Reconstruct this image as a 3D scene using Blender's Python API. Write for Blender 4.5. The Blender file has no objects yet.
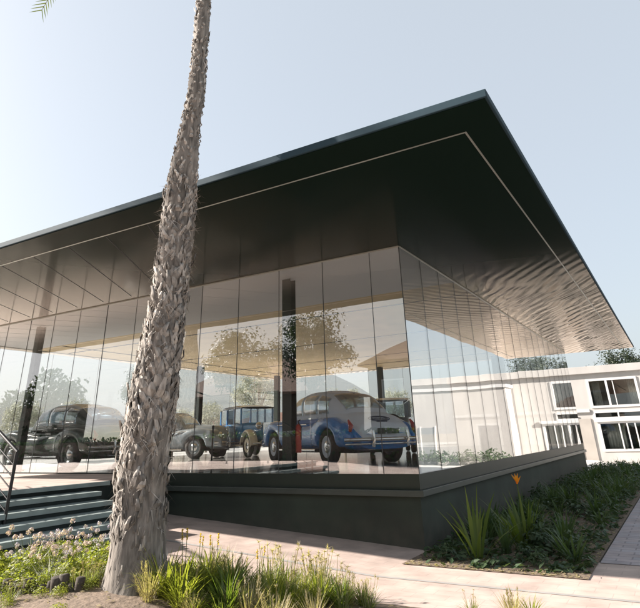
import bpy, bmesh, math, random
from mathutils import Vector, Matrix
rnd = random.Random(7)
S = bpy.context.scene
COL = S.collection
PI = math.pi

# ------------------------------------------------------------------ render, camera
S.render.engine = 'CYCLES'
S.cycles.max_bounces = 14
S.cycles.transparent_max_bounces = 32
S.cycles.glossy_bounces = 8
S.cycles.diffuse_bounces = 8
S.cycles.caustics_reflective = True
S.view_settings.view_transform = 'Standard'
S.view_settings.look = 'None'
S.view_settings.gamma = 1.0
S.view_settings.use_curve_mapping = False
S.view_settings.exposure = 1.82

CAM = Vector((4.052, -10.062, 1.75))
def cam_matrix():
    pitch, roll, yaw = math.radians(24.41192), math.radians(-1.80253), math.radians(30.23437)
    return (Matrix.Rotation(yaw, 3, 'Z') @ Matrix.Rotation(PI/2 + pitch, 3, 'X') @ Matrix.Rotation(roll, 3, 'Z'))
cd = bpy.data.cameras.new('camera')
cam = bpy.data.objects.new('camera', cd); COL.objects.link(cam)
cam.matrix_world = Matrix.Translation(CAM) @ cam_matrix().to_4x4()
cd.sensor_width = 36.0; cd.lens = 36*551.35/640
cd.shift_x = 0.0008; cd.shift_y = -(304-186.74)/640
cd.clip_end = 3000
S.camera = cam

# ------------------------------------------------------------------ light
SUNV = Vector((-2.0, -0.69, 1.0)).normalized()     # towards the sun
elev = math.asin(SUNV.z)
w = bpy.data.worlds.new('World'); S.world = w; w.use_nodes = True
nt = w.node_tree; bg = nt.nodes['Background']
sky = nt.nodes.new('ShaderNodeTexSky'); sky.sky_type = 'NISHITA'; sky.sun_disc = False
sky.sun_elevation = elev; sky.sun_rotation = math.atan2(SUNV.x, SUNV.y)
sky.air_density = 1.0; sky.dust_density = 4.0; sky.ozone_density = 1.2
mn = nt.nodes.new('ShaderNodeVectorMath'); mn.operation = 'MINIMUM'; mn.inputs[1].default_value = (5.4, 4.9, 4.7)
nt.links.new(sky.outputs[0], mn.inputs[0])
hz = nt.nodes.new('ShaderNodeMix'); hz.data_type = 'RGBA'; hz.inputs[0].default_value = .74; hz.inputs[7].default_value = (2.0, 2.14, 2.22, 1)   # thin high haze whitens the whole sky
nt.links.new(mn.outputs[0], hz.inputs[6]); nt.links.new(hz.outputs[2], bg.inputs[0]); bg.inputs[1].default_value = 0.1
sl = bpy.data.lights.new('sun', 'SUN'); sl.energy = 4.0; sl.angle = math.radians(0.6); sl.color = (1.0, 0.92, 0.84)
so = bpy.data.objects.new('sun', sl); COL.objects.link(so)
so.rotation_euler = (-SUNV).to_track_quat('-Z', 'Y').to_euler(); so.location = (-40, -20, 40)

# ------------------------------------------------------------------ materials
def newmat(name):
    m = bpy.data.materials.new(name); m.use_nodes = True
    return m, m.node_tree, m.node_tree.nodes['Principled BSDF']
def nd(t, typ, **k):
    n = t.nodes.new(typ)
    for a, b in k.items(): setattr(n, a, b)
    return n
def mat(name, col, rough=0.6, metal=0.0, var=0.0, scale=6.0, bump=0.0, spec=0.5, coat=0.0, island=0.0, detail=6.0, coords='Object', stretch=1.0):
    m, t, b = newmat(name); stretch_ = stretch
    b.inputs['Roughness'].default_value = rough; b.inputs['Metallic'].default_value = metal
    b.inputs['Specular IOR Level'].default_value = spec; b.inputs['Coat Weight'].default_value = coat
    b.inputs['Coat Roughness'].default_value = 0.04
    c4 = (*col, 1)
    tc = nd(t, 'ShaderNodeTexCoord')
    if var > 0 or bump > 0:
        n = nd(t, 'ShaderNodeTexNoise'); n.inputs['Scale'].default_value = scale; n.inputs['Detail'].default_value = detail
        mp = nd(t, 'ShaderNodeMapping'); mp.inputs['Scale'].default_value = (1, 1, stretch); t.links.new(tc.outputs[coords], mp.inputs[0]); t.links.new(mp.outputs[0], n.inputs['Vector'])
        r = nd(t, 'ShaderNodeMapRange'); r.inputs[1].default_value = 0.3; r.inputs[2].default_value = 0.7
        r.inputs[3].default_value = 1-var; r.inputs[4].default_value = 1+var
        t.links.new(n.outputs[0], r.inputs[0])
        mx = nd(t, 'ShaderNodeVectorMath', operation='SCALE'); mx.inputs[0].default_value = col
        t.links.new(r.outputs[0], mx.inputs['Scale'])
        out = mx.outputs[0]
        if island > 0:
            g = nd(t, 'ShaderNodeNewGeometry'); r2 = nd(t, 'ShaderNodeMapRange')
            r2.inputs[3].default_value = 1-island; r2.inputs[4].default_value = 1+island
            t.links.new(g.outputs['Random Per Island'], r2.inputs[0])
            mx2 = nd(t, 'ShaderNodeVectorMath', operation='SCALE'); t.links.new(out, mx2.inputs[0]); t.links.new(r2.outputs[0], mx2.inputs['Scale'])
            out = mx2.outputs[0]
        t.links.new(out, b.inputs['Base Color'])
        if bump > 0:
            bp = nd(t, 'ShaderNodeBump'); bp.inputs['Strength'].default_value = bump; bp.inputs['Distance'].default_value = 0.02
            t.links.new(n.outputs[0], bp.inputs['Height']); t.links.new(bp.outputs[0], b.inputs['Normal'])
    else:
        b.inputs['Base Color'].default_value = c4
    return m
def leafmat(name, col, col2, trans=0.45, rough=0.5, tt=(1.5, 1.6, 0.7)):
    m, t, b = newmat(name)
    g = nd(t, 'ShaderNodeNewGeometry'); oi = nd(t, 'ShaderNodeObjectInfo')
    ad = nd(t, 'ShaderNodeMath', operation='MULTIPLY_ADD'); ad.inputs[1].default_value = 0.7
    ml = nd(t, 'ShaderNodeMath', operation='MULTIPLY'); ml.inputs[1].default_value = 0.3
    t.links.new(oi.outputs['Random'], ml.inputs[0]); t.links.new(g.outputs['Random Per Island'], ad.inputs[0]); t.links.new(ml.outputs[0], ad.inputs[2])
    mx = nd(t, 'ShaderNodeMix', data_type='RGBA'); mx.inputs[6].default_value = (*col, 1); mx.inputs[7].default_value = (*col2, 1)
    t.links.new(ad.outputs[0], mx.inputs[0])
    t.links.new(mx.outputs[2], b.inputs['Base Color']); b.inputs['Roughness'].default_value = rough
    tr = nd(t, 'ShaderNodeBsdfTranslucent'); sc = nd(t, 'ShaderNodeVectorMath', operation='MULTIPLY'); sc.inputs[1].default_value = tt
    t.links.new(mx.outputs[2], sc.inputs[0]); t.links.new(sc.outputs[0], tr.inputs[0])
    ms = nd(t, 'ShaderNodeMixShader'); ms.inputs[0].default_value = trans
    t.links.new(b.outputs[0], ms.inputs[1]); t.links.new(tr.outputs[0], ms.inputs[2])
    t.links.new(ms.outputs[0], t.nodes['Material Output'].inputs[0])
    return m
def glassmat(name, base, tint, rough=0.0):
    m, t, b = newmat(name); t.nodes.remove(b)
    g = nd(t, 'ShaderNodeNewGeometry'); dt = nd(t, 'ShaderNodeVectorMath', operation='DOT_PRODUCT')
    t.links.new(g.outputs['Incoming'], dt.inputs[0]); t.links.new(g.outputs['Normal'], dt.inputs[1])
    ab = nd(t, 'ShaderNodeMath', operation='ABSOLUTE'); t.links.new(dt.outputs['Value'], ab.inputs[0])
    om = nd(t, 'ShaderNodeMath', operation='SUBTRACT'); om.inputs[0].default_value = 1; t.links.new(ab.outputs[0], om.inputs[1])
    pw = nd(t, 'ShaderNodeMath', operation='POWER'); pw.inputs[1].default_value = 2.6; t.links.new(om.outputs[0], pw.inputs[0])
    ma = nd(t, 'ShaderNodeMath', operation='MULTIPLY_ADD'); ma.inputs[1].default_value = 1-base; ma.inputs[2].default_value = base
    t.links.new(pw.outputs[0], ma.inputs[0])
    tr = nd(t, 'ShaderNodeBsdfTransparent'); tr.inputs[0].default_value = (*tint, 1)
    gl = nd(t, 'ShaderNodeBsdfGlossy'); gl.inputs['Roughness'].default_value = rough; gl.inputs[0].default_value = (0.97, 0.97, 0.97, 1)
    tc = nd(t, 'ShaderNodeTexCoord'); n = nd(t, 'ShaderNodeTexNoise'); n.inputs['Scale'].default_value = 0.7; n.inputs['Detail'].default_value = 1
    t.links.new(tc.outputs['Object'], n.inputs['Vector'])
    bp = nd(t, 'ShaderNodeBump'); bp.inputs['Strength'].default_value = 0.25; bp.inputs['Distance'].default_value = 0.012
    t.links.new(n.outputs[0], bp.inputs['Height']); t.links.new(bp.outputs[0], gl.inputs['Normal'])
    ms = nd(t, 'ShaderNodeMixShader')
    t.links.new(ma.outputs[0], ms.inputs[0]); t.links.new(tr.outputs[0], ms.inputs[1]); t.links.new(gl.outputs[0], ms.inputs[2])
    t.links.new(ms.outputs[0], t.nodes['Material Output'].inputs[0])
    return m
def pavermat(name, c1, c2, mortar, bw, bh, msize=0.012, rot=0.0, rough=0.8):
    m, t, b = newmat(name)
    tc = nd(t, 'ShaderNodeTexCoord'); mp = nd(t, 'ShaderNodeMapping'); mp.inputs['Rotation'].default_value = (0, 0, rot)
    t.links.new(tc.outputs['Object'], mp.inputs[0])
    br = nd(t, 'ShaderNodeTexBrick'); br.inputs['Scale'].default_value = 1.0
    br.inputs['Brick Width'].default_value = bw; br.inputs['Row Height'].default_value = bh; br.inputs['Mortar Size'].default_value = msize
    br.inputs['Color1'].default_value = (*c1, 1); br.inputs['Color2'].default_value = (*c2, 1); br.inputs['Mortar'].default_value = (*mortar, 1)
    t.links.new(mp.outputs[0], br.inputs[0])
    n = nd(t, 'ShaderNodeTexNoise'); n.inputs['Scale'].default_value = 2.3; n.inputs['Detail'].default_value = 8; t.links.new(tc.outputs['Object'], n.inputs['Vector'])
    r = nd(t, 'ShaderNodeMapRange'); r.inputs[1].default_value = .3; r.inputs[2].default_value = .7; r.inputs[3].default_value = .74; r.inputs[4].default_value = 1.12
    t.links.new(n.outputs[0], r.inputs[0])
    mx = nd(t, 'ShaderNodeVectorMath', operation='SCALE'); t.links.new(br.outputs[0], mx.inputs[0]); t.links.new(r.outputs[0], mx.inputs['Scale'])
    t.links.new(mx.outputs[0], b.inputs['Base Color']); b.inputs['Roughness'].default_value = rough
    bp = nd(t, 'ShaderNodeBump'); bp.inputs['Strength'].default_value = .5; bp.inputs['Distance'].default_value = .0034; bp.invert = True
    t.links.new(br.outputs['Fac'], bp.inputs['Height']); t.links.new(bp.outputs[0], b.inputs['Normal'])
    return m
def soffitmat():
    m, t, b = newmat('dark_soffit_metal')
    b.inputs['Base Color'].default_value = (.006, .014, .010, 1); b.inputs['Roughness'].default_value = .13
    b.inputs['IOR'].default_value = 1.6
    tc = nd(t, 'ShaderNodeTexCoord'); sx = nd(t, 'ShaderNodeSeparateXYZ'); t.links.new(tc.outputs['Object'], sx.inputs[0])
    dt = nd(t, 'ShaderNodeVectorMath', operation='DOT_PRODUCT'); dt.inputs[1].default_value = (.85, .52, 0); t.links.new(tc.outputs['Object'], dt.inputs[0])
    n = nd(t, 'ShaderNodeTexNoise'); n.inputs['Scale'].default_value = .55; n.inputs['Detail'].default_value = 2; t.links.new(tc.outputs['Object'], n.inputs['Vector'])
    a = nd(t, 'ShaderNodeMath', operation='MULTIPLY_ADD'); a.inputs[1].default_value = .55; t.links.new(n.outputs[0], a.inputs[0]); t.links.new(dt.outputs['Value'], a.inputs[2])
    k = nd(t, 'ShaderNodeMath', operation='MULTIPLY'); k.inputs[1].default_value = 2*PI/.32; t.links.new(a.outputs[0], k.inputs[0])
    s = nd(t, 'ShaderNodeMath', operation='SINE'); t.links.new(k.outputs[0], s.inputs[0])
    mr = nd(t, 'ShaderNodeMapRange'); mr.inputs[1].default_value = 2.2; mr.inputs[2].default_value = 8; mr.inputs[3].default_value = .0; mr.inputs[4].default_value = 1
    t.links.new(sx.outputs['Y'], mr.inputs[0])
    h = nd(t, 'ShaderNodeMath', operation='MULTIPLY'); t.links.new(s.outputs[0], h.inputs[0]); t.links.new(mr.outputs[0], h.inputs[1])
    bp = nd(t, 'ShaderNodeBump'); bp.inputs['Strength'].default_value = 1; bp.inputs['Distance'].default_value = .006
    t.links.new(h.outputs[0], bp.inputs['Height'])
    b.inputs['Specular IOR Level'].default_value = 0.02; b.inputs['Roughness'].default_value = .6
    gl = nd(t, 'ShaderNodeBsdfGlossy'); gl.inputs['Roughness'].default_value = .11; gl.inputs[0].default_value = (1, .89, .79, 1)
    t.links.new(bp.outputs[0], gl.inputs['Normal'])
    g = nd(t, 'ShaderNodeNewGeometry'); d2 = nd(t, 'ShaderNodeVectorMath', operation='DOT_PRODUCT')
    t.links.new(g.outputs['Incoming'], d2.inputs[0]); t.links.new(g.outputs['Normal'], d2.inputs[1])
    ab = nd(t, 'ShaderNodeMath', operation='ABSOLUTE'); t.links.new(d2.outputs['Value'], ab.inputs[0])
    om = nd(t, 'ShaderNodeMath', operation='SUBTRACT'); om.inputs[0].default_value = 1; t.links.new(ab.outputs[0], om.inputs[1])
    pw = nd(t, 'ShaderNodeMath', operation='POWER'); pw.inputs[1].default_value = 12; t.links.new(om.outputs[0], pw.inputs[0])
    gn = nd(t, 'ShaderNodeMath', operation='MULTIPLY', use_clamp=True); gn.inputs[1].default_value = 4.2; t.links.new(pw.outputs[0], gn.inputs[0])
    ms = nd(t, 'ShaderNodeMixShader'); t.links.new(gn.outputs[0], ms.inputs[0]); t.links.new(b.outputs[0], ms.inputs[1]); t.links.new(gl.outputs[0], ms.inputs[2])
    t.links.new(ms.outputs[0], t.nodes['Material Output'].inputs[0])
    return m

M = dict(
    soffit=soffitmat(),
    dark=mat('dark_green_metal', (.016, .024, .016), .45, var=.15, scale=2),
    plinth=mat('dark_green_render', (.024, .034, .024), .75, var=.3, scale=1.1, bump=.1),
    ledge=mat('dark_ledge_metal', (.05, .06, .052), .4, var=.1, scale=3),
    fascia=mat('blue_grey_fascia', (.026, .05, .066), .75, var=.08, scale=1, spec=.2),
    trim=mat('pale_metal_trim', (.55, .55, .5), .3, .6),
    seam=mat('black_seam', (.006, .007, .007), .6),
    reflect_grey=mat('painted_reflection_grey', (.80, .795, .80), .7, var=.03, scale=.6),  # pale tone stands in for sky mirrored in the upper front glass
    joint=mat('grey_silicone', (.085, .09, .09), .5),
    roof=mat('roof_membrane', (.2, .2, .2), .9, var=.2),
    ceil=mat('oak_ceiling', (.84, .64, .38), .6, var=.10, scale=1.2),
    floor=mat('polished_grey_floor', (.36, .36, .355), .07, var=.12, scale=.8),
    column=mat('column_steel', (.016, .028, .024), .35, var=.1, scale=2),
    glass=glassmat('coated_facade_glass', .185, (.985, .99, .985)),
    glassr=glassmat('mirror_side_glass', .26, (.98, .985, .98)),
    clear=glassmat('clear_rear_glass', .015, (.985, .99, .985)),
    winglass=glassmat('window_glass', .12, (.80, .84, .84)),
    carglass=glassmat('car_window_glass', .06, (.78, .84, .88)),
    pave=pavermat('pink_pavers', (.575, .455, .395), (.535, .42, .365), (.47, .37, .325), .42, .21, .005),
    walk=pavermat('shade_tinted_pavers', (.42, .40, .43), (.48, .41, .41), (.30, .27, .28), .40, .20),  # bluish cast of the roof shade put into the paver colour
    step=mat('grey_teal_step', (.27, .32, .31), .65, var=.15, scale=4),
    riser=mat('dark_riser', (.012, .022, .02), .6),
    concrete=mat('pale_concrete', (.36, .34, .32), .85, var=.15, scale=3, bump=.2),
    soil=mat('garden_soil', (.17, .125, .09), .95, var=.45, scale=14, bump=.8),
    drysoil=mat('dry_tan_soil', (.20, .148, .108), .95, var=.3, scale=18, bump=.8),
    ground=mat('ground_dirt', (.28, .25, .21), .95, var=.2, scale=.5),
    asphalt=mat('asphalt', (.055, .055, .057), .85, var=.2, scale=9),
    lot=mat('pale_lot', (.56, .54, .51), .9, var=.15, scale=.4),
    white=mat('white_stucco', (.48, .455, .43), .85, var=.09, scale=1.1, bump=.15, stretch=.35),
    beige=mat('beige_stucco', (.42, .38, .34), .85, var=.08, scale=1.3),
    whitepaint=mat('white_paint', (.62, .61, .60), .5),
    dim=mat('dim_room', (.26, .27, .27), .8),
    log=mat('weathered_log', (.075, .06, .048), .9, var=.5, scale=9, bump=.6),
    bark=mat('palm_bark', (.19, .168, .146), .92, var=.6, scale=16, bump=1.0, stretch=.22),
    barkbase=mat('palm_base_bark', (.31, .255, .205), .92, var=.35, scale=7, bump=1.0),
    boot=mat('palm_leaf_base', (.31, .278, .245), .9, var=.45, scale=22, bump=1.0, island=.55, stretch=.3),
    treebark=mat('tree_bark', (.16, .12, .09), .9, var=.3, scale=8, bump=.6),
    rail=mat('black_rail', (.012, .012, .013), .4),
    chrome=mat('chrome', (.75, .75, .74), .08, 1.0),
    tyre=mat('tyre_rubber', (.012, .012, .012), .75),
    bluecar=mat('car_paint_blue', (.015, .25, .72), .25, coat=.8),
    silvercar=mat('car_paint_silver', (.78, .85, .95), .55, .0, spec=.2, coat=.0),
    greencar=mat('car_paint_dark_green', (.010, .035, .024), .25, coat=.8),
    greycar=mat('car_paint_grey', (.24, .285, .32), .28, .2, coat=.7),
    creamcar=mat('car_paint_cream', (.70, .66, .55), .3, coat=.6),
    blackcar=mat('car_paint_black', (.008, .008, .009), .22, coat=.8),
    paleblue=mat('car_paint_pale_blue', (.03, .22, .52), .3, coat=.7),
    redlamp=mat('red_lens', (.45, .02, .015), .25, coat=.5),
    redpaint=mat('red_paint', (.50, .05, .03), .4),
    inkblue=mat('emblem_ink', (.03, .05, .10), .5),
    plate=mat('plate_black', (.015, .015, .015), .5),
    terracotta=mat('roof_tile', (.18, .10, .075), .85, var=.3, scale=5),
    leaf_lime=leafmat('leaf_lime', (.16, .20, .03), (.30, .30, .07), .5),
    leaf_green=leafmat('leaf_green', (.08, .13, .025), (.17, .21, .045), .45),
    leaf_dark=leafmat('leaf_dark', (.034, .068, .034), (.10, .14, .07), .3),
    leaf_mid=leafmat('leaf_mid', (.045, .09, .035), (.11, .155, .06), .35),
    leaf_grey=leafmat('leaf_grey', (.15, .18, .07), (.26, .27, .13), .45),
    leaf_pale=leafmat('leaf_pale', (.36, .38, .31), (.46, .46, .40), .4, tt=(1.15, 1.15, 1.0)),  # distance haze over the far trees put into this leaf colour
    brick=mat('brown_house_wall', (.11, .085, .07), .9, var=.15, scale=2),
    leaf_shadow=leafmat('leaf_deep_green', (.022, .035, .020), (.045, .06, .032), .25),
    straw=leafmat('dry_straw', (.36, .30, .18), (.50, .43, .28), .4),
    lilac=leafmat('petal_lilac', (.40, .32, .52), (.58, .53, .66), .3),
    pink=leafmat('petal_pink', (.50, .36, .44), (.62, .52, .58), .3),
    yellow=leafmat('petal_yellow', (.55, .38, .05), (.70, .50, .10), .4),
    orange=leafmat('petal_orange', (.70, .22, .02), (.85, .36, .04), .4),
    frond=leafmat('palm_frond', (.05, .075, .02), (.11, .12, .04), .3),
)

def splash(m):
    t = m.node_tree; b = t.nodes['Principled BSDF']; src = b.inputs['Base Color'].links[0].from_socket
    tc = nd(t, 'ShaderNodeTexCoord'); sx = nd(t, 'ShaderNodeSeparateXYZ'); t.links.new(tc.outputs['Object'], sx.inputs[0])
    n = nd(t, 'ShaderNodeTexNoise'); n.inputs['Scale'].default_value = 5; n.inputs['Detail'].default_value = 9; t.links.new(tc.outputs['Object'], n.inputs['Vector'])
    r = nd(t, 'ShaderNodeMapRange'); r.inputs[1].default_value = .55; r.inputs[2].default_value = -.05; r.inputs[3].default_value = 0; r.inputs[4].default_value = .75; t.links.new(sx.outputs['Z'], r.inputs[0])
    ml = nd(t, 'ShaderNodeMath', operation='MULTIPLY', use_clamp=True); t.links.new(r.outputs[0], ml.inputs[0]); t.links.new(n.outputs[0], ml.inputs[1])
    mx = nd(t, 'ShaderNodeMix', data_type='RGBA'); mx.inputs[7].default_value = (.14, .115, .09, 1)
    t.links.new(ml.outputs[0], mx.inputs[0]); t.links.new(src, mx.inputs[6]); t.links.new(mx.outputs[2], b.inputs['Base Color'])
splash(M['plinth'])
# ------------------------------------------------------------------ mesh helpers
class MB:
    def __init__(s): s.v = []; s.f = []; s.m = []; s.sm = []
    def add(s, vs, fs, mi=0, smooth=False):
        o = len(s.v); s.v.extend([tuple(p) for p in vs])
        for f in fs: s.f.append(tuple(o+i for i in f)); s.m.append(mi); s.sm.append(smooth)
    def box(s, x0, x1, y0, y1, z0, z1, mi=0):
        vs = [(x, y, z) for z in (z0, z1) for y in (y0, y1) for x in (x0, x1)]
        s.add(vs, [(0,2,3,1), (4,5,7,6), (0,1,5,4), (2,6,7,3), (0,4,6,2), (1,3,7,5)], mi)
    def tube(s, pts, r, n=8, mi=0, smooth=True, caps=True):
        pts = [Vector(p) for p in pts]; rs = r if isinstance(r, (list, tuple)) else [r]*len(pts)
        vs = []; fs = []
        up = Vector((0, 0, 1)); prev = None
        for i, p in enumerate(pts):
            d = (pts[min(i+1, len(pts)-1)] - pts[max(i-1, 0)]).normalized()
            a = prev if prev is not None else (up if abs(d.z) < .9 else Vector((1, 0, 0)))
            a = (a - d*a.dot(d)).normalized(); prev = a; b = d.cross(a)
            for k in range(n):
                t = 2*PI*k/n; vs.append(p + (a*math.cos(t) + b*math.sin(t))*rs[i])
        for i in range(len(pts)-1):
            for k in range(n):
                fs.append((i*n+k, i*n+(k+1) % n, (i+1)*n+(k+1) % n, (i+1)*n+k))
        s.add(vs, fs, mi, smooth)
        if caps:
            L = len(pts)-1
            s.add([vs[k] for k in range(n)], [tuple(reversed(range(n)))], mi)
            s.add([vs[L*n+k] for k in range(n)], [tuple(range(n))], mi)
    def lathe(s, prof, M4=None, n=20, mi=0, smooth=True):   # prof [(r,z)]
        vs = []; fs = []
        for (r, z) in prof:
            for k in range(n):
                t = 2*PI*k/n; p = Vector((r*math.cos(t), r*math.sin(t), z))
                vs.append(M4 @ p if M4 else p)
        for i in range(len(prof)-1):
            for k in range(n):
                fs.append((i*n+k, i*n+(k+1) % n, (i+1)*n+(k+1) % n, (i+1)*n+k))
        s.add(vs, fs, mi, smooth)
    def grid(s, P, mi=0, smooth=True, wrap=False):           # P[i][j] points
        a, b = len(P), len(P[0]); vs = [p for row in P for p in row]; fs = []
        for i in range(a-1):
            for j in range(b if wrap else b-1):
                k = (j+1) % b
                fs.append((i*b+j, i*b+k, (i+1)*b+k, (i+1)*b+j))
        s.add(vs, fs, mi, smooth)
    def strap(s, base, az, L, wd, lean, droop, mi=0, seg=4, fold=0.0):
        d = Vector((math.cos(az), math.sin(az), 0)); sd = Vector((-d.y, d.x, 0))
        p = Vector(base); ang = lean; rows = []
        for i in range(seg+1):
            u = i/seg; ww = wd*(0.55+.9*u if u < .5 else 1.0*(1-u)*2)*.5 + .0008
            rows.append([p - sd*ww, p + sd*ww])
            p = p + (d*math.sin(ang) + Vector((0, 0, 1))*math.cos(ang))*(L/seg); ang += droop/seg
        s.grid(rows, mi, True)
    def leaf(s, c, nrm, L, wd, roll, mi=0):
        n = Vector(nrm).normalized(); a = n.orthogonal().normalized(); b = n.cross(a)
        u = a*math.cos(roll)+b*math.sin(roll); v = n.cross(u); c = Vector(c)
        s.add([c-u*L*.5, c+v*wd*.5+n*wd*.1, c+u*L*.5, c-v*wd*.5+n*wd*.1], [(0, 1, 2, 3)], mi)
    def build(s, name, mats, parent=None, loc=None):
        me = bpy.data.meshes.new(name); me.from_pydata(s.v, [], s.f)
        mats = mats if isinstance(mats, (list, tuple)) else [mats]
        for m in mats: me.materials.append(m)
        me.polygons.foreach_set('material_index', s.m); me.polygons.foreach_set('use_smooth', s.sm)
        me.update()
        o = bpy.data.objects.new(name, me); COL.objects.link(o)
        if parent: o.parent = parent
        if loc: o.location = loc
        return o
def bevel(o, wd=.01, seg=2):
    bm = bmesh.new(); bm.from_mesh(o.data)
    bmesh.ops.remove_doubles(bm, verts=bm.verts, dist=1e-5)
    bmesh.ops.bevel(bm, geom=list(bm.edges), offset=wd, segments=seg, affect='EDGES', profile=.6)
    bm.to_mesh(o.data); bm.free(); return o
def fixn(o):
    bm = bmesh.new(); bm.from_mesh(o.data)
    bmesh.ops.remove_doubles(bm, verts=bm.verts, dist=1e-5)
    bmesh.ops.recalc_face_normals(bm, faces=bm.faces); bm.to_mesh(o.data); bm.free(); return o
def tag(o, label=None, cat=None, group=None, kind=None):
    if label: o['label'] = label
    if cat: o['category'] = cat
    if group: o['group'] = group
    if kind: o['kind'] = kind
    return o
def empty(name, loc, label, cat, group=None, rz=0, kind=None):
    o = bpy.data.objects.new(name, None); COL.objects.link(o); o.location = loc; o.rotation_euler = (0, 0, rz)
    o.empty_display_size = .2
    return tag(o, label, cat, group, kind)
def box(name, m, parent, *b, bev=0):
    mb = MB(); mb.box(*b); o = mb.build(name, m, parent)
    if bev: bevel(o, bev)
    return o
def copy_tree(o, parent=None):
    c = o.copy(); COL.objects.link(c)
    if parent: c.parent = parent
    for ch in o.children: copy_tree(ch, c)
    return c
def children_fix(): pass
def place(o, x, y, rz=0, z=None, sc=1.0):
    o.location = (x, y, h(x, y) if z is None else z); o.rotation_euler = (0, 0, rz); o.scale = (sc, sc, sc); return o

def h(x, y=0):                                   # the ground rises gently to the left
    return .056*min(12.0, max(0.0, -x)) + (-.006*min(15, max(0, y)) if x > -.5 else 0)
def hb(x, y):                                    # the planted bed is heaped up round the palm
    e = max(0, min(1, (-3.2-y)/.7))
    return h(x, y) + .012 + e*(.10 + .20*math.exp(-((x+1.3)**2+(y+5.0)**2)/1.3**2))
def sheet(name, m, x0, x1, y0, y1, dz, step=1.0, kind='structure', hf=None):
    hf = hf or h
    xs = sorted(set([x0, x1] + [v for v in (-12.0, 0.0, -.5) if x0 < v < x1])); X = []
    for a, b in zip(xs[:-1], xs[1:]):
        n = max(1, int((b-a)/step)); X += [a+(b-a)*i/n for i in range(n)]
    X.append(x1)
    ys = sorted(set([y0, y1] + [v for v in (0.0, 15.0) if y0 < v < y1])); Y = []
    for a, b in zip(ys[:-1], ys[1:]):
        n = max(1, int((b-a)/step)); Y += [a+(b-a)*i/n for i in range(n)]
    Y.append(y1)
    mb = MB(); mb.grid([[(x, y, hf(x, y)+dz) for y in Y] for x in X], 0, False)
    o = mb.build(name, m); fixn(o)
    if o.data.polygons[0].normal.z < 0: o.data.flip_normals()
    return tag(o, kind=kind)

# ------------------------------------------------------------------ the setting
sheet('ground', M['ground'], -1500, 1500, -1500, 1500, -.03, 60)
sheet('road', M['asphalt'], -200, 200, -30, -16.5, -.012, 10)
sheet('forecourt', M['pave'], -60, 60, -16.4, -7.6, -.008, 4)
sheet('pavement', M['pave'], -17, 9, -3.15, .05, .0, 1)
sheet('walkway', M['walk'], 2.62, 4.9, .0, 26, .006, 1)
sheet('gutter', M['concrete'], -12, 9, -1.98, -1.90, .004, 1)
sheet('parking_lot', M['lot'], -80, -17.6, -4, 70, -.004, 5)
sheet('rear_court', M['lot'], -17.6, 4.85, 20.6, 45, -.006, 5)
sheet('side_court', M['lot'], 4.9, 40, .05, 45, -.004, 5)
sheet('soil', M['soil'], .04, 2.6, -1.12, 22.6, .010, 1)
sheet('bed_soil', M['drysoil'], -3.9, 3.8, -7.4, -3.152, .0, .2, hf=hb)

# ------------------------------------------------------------------ the pavilion
XL, YB, ZF, ZT = -17.4, 20.5, 1.12, 5.25
pv = empty('glass_pavilion', (-8.5, 10, 0), 'dark flat-roofed glass showroom pavilion with wide black overhang on a dark green plinth', 'building')
pv_off = Vector((8.5, -10, 0))
def pbox(name, m, *b, bev=0):
    o = box(name, m, pv, *b, bev=bev); o.location = pv_off; return o
pbox('plinth', M['plinth'], XL, -.03, .03, YB, -.6, .775)
mb = MB()
mb.box(XL-.06, .07, -.07, YB+.06, .777, .875); o = mb.build('ledge', M['ledge'], pv, pv_off); bevel(o, .008)
mb = MB()
mb.box(XL+.01, -.012, .012, .09, .877, 1.118); mb.box(-.09, -.012, .092, YB-.01, .877, 1.118)
mb.box(XL+.01, XL+.09, .092, YB-.01, .877, 1.118); mb.box(XL+.092, -.092, YB-.09, YB-.01, .877, 1.118)
mb.build('base_frame', M['dark'], pv, pv_off)
pbox('floor_slab', M['floor'], XL+.1, -.1, .1, YB-.1, .88, ZF-.004)
# roof: thin edge all round, thicker body set back
RX0, RX1, RY0, RY1 = -18.0, 3.04, -4.45, 21.3  # left end, out of view, kept short to let sun flood the interior
mb = MB(); mb.box(RX0, RX1, RY0, RY1, ZT+.012, ZT+.115); o = mb.build('roof_slab', M['fascia'], pv, pv_off); bevel(o, .01)
pbox('roof_deck', M['roof'], RX0+1.2, RX1-1.2, RY0+1.2, RY1-1.2, ZT+.117, ZT+.5)
def plane_z(name, m, rects, z, parent=pv, th=.008):
    mb = MB()
    for (a, b, c, d) in rects: mb.box(a, b, c, d, z, z+th)
    return mb.build(name, m, parent, pv_off)
e = .03
plane_z('soffit', M['soffit'], [(RX0+e, RX1-e, RY0+e, -.02), (.02, RX1-e, -.02, RY1-e), (RX0+e, XL-.02, -.0199, RY1-e), (XL-.02, .02, YB+.02, RY1-e)], ZT)
plane_z('ceiling', M['ceil'], [(XL+.05, -.05, 3.62, YB-.05)], ZT-.004)
plane_z('reflection_strip', M['reflect_grey'], [(XL+.05, -.05, .05, 3.615)], ZT-.004)  # added pale band: reflection on the glass top put into the ceiling colour
mb = MB()
mb.box(XL, 0, -.018, .02, ZT-.03, ZT-.002); mb.box(-.02, .018, .021, YB, ZT-.03, ZT-.002)
mb.box(XL-.02, XL+.02, .021, YB, ZT-.03, ZT-.002); mb.box(XL+.021, -.021, YB-.02, YB+.02, ZT-.03, ZT-.002)
mb.build('head_channel', M['trim'], pv, pv_off)
mb = MB(); mb.box(RX0+.7, 2.595, -3.80, -3.775, ZT-.006, ZT-.001); mb.box(2.57, 2.595, -3.774, RY1-.7, ZT-.006, ZT-.001)
mb.build('soffit_trim', M['trim'], pv, pv_off)
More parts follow.
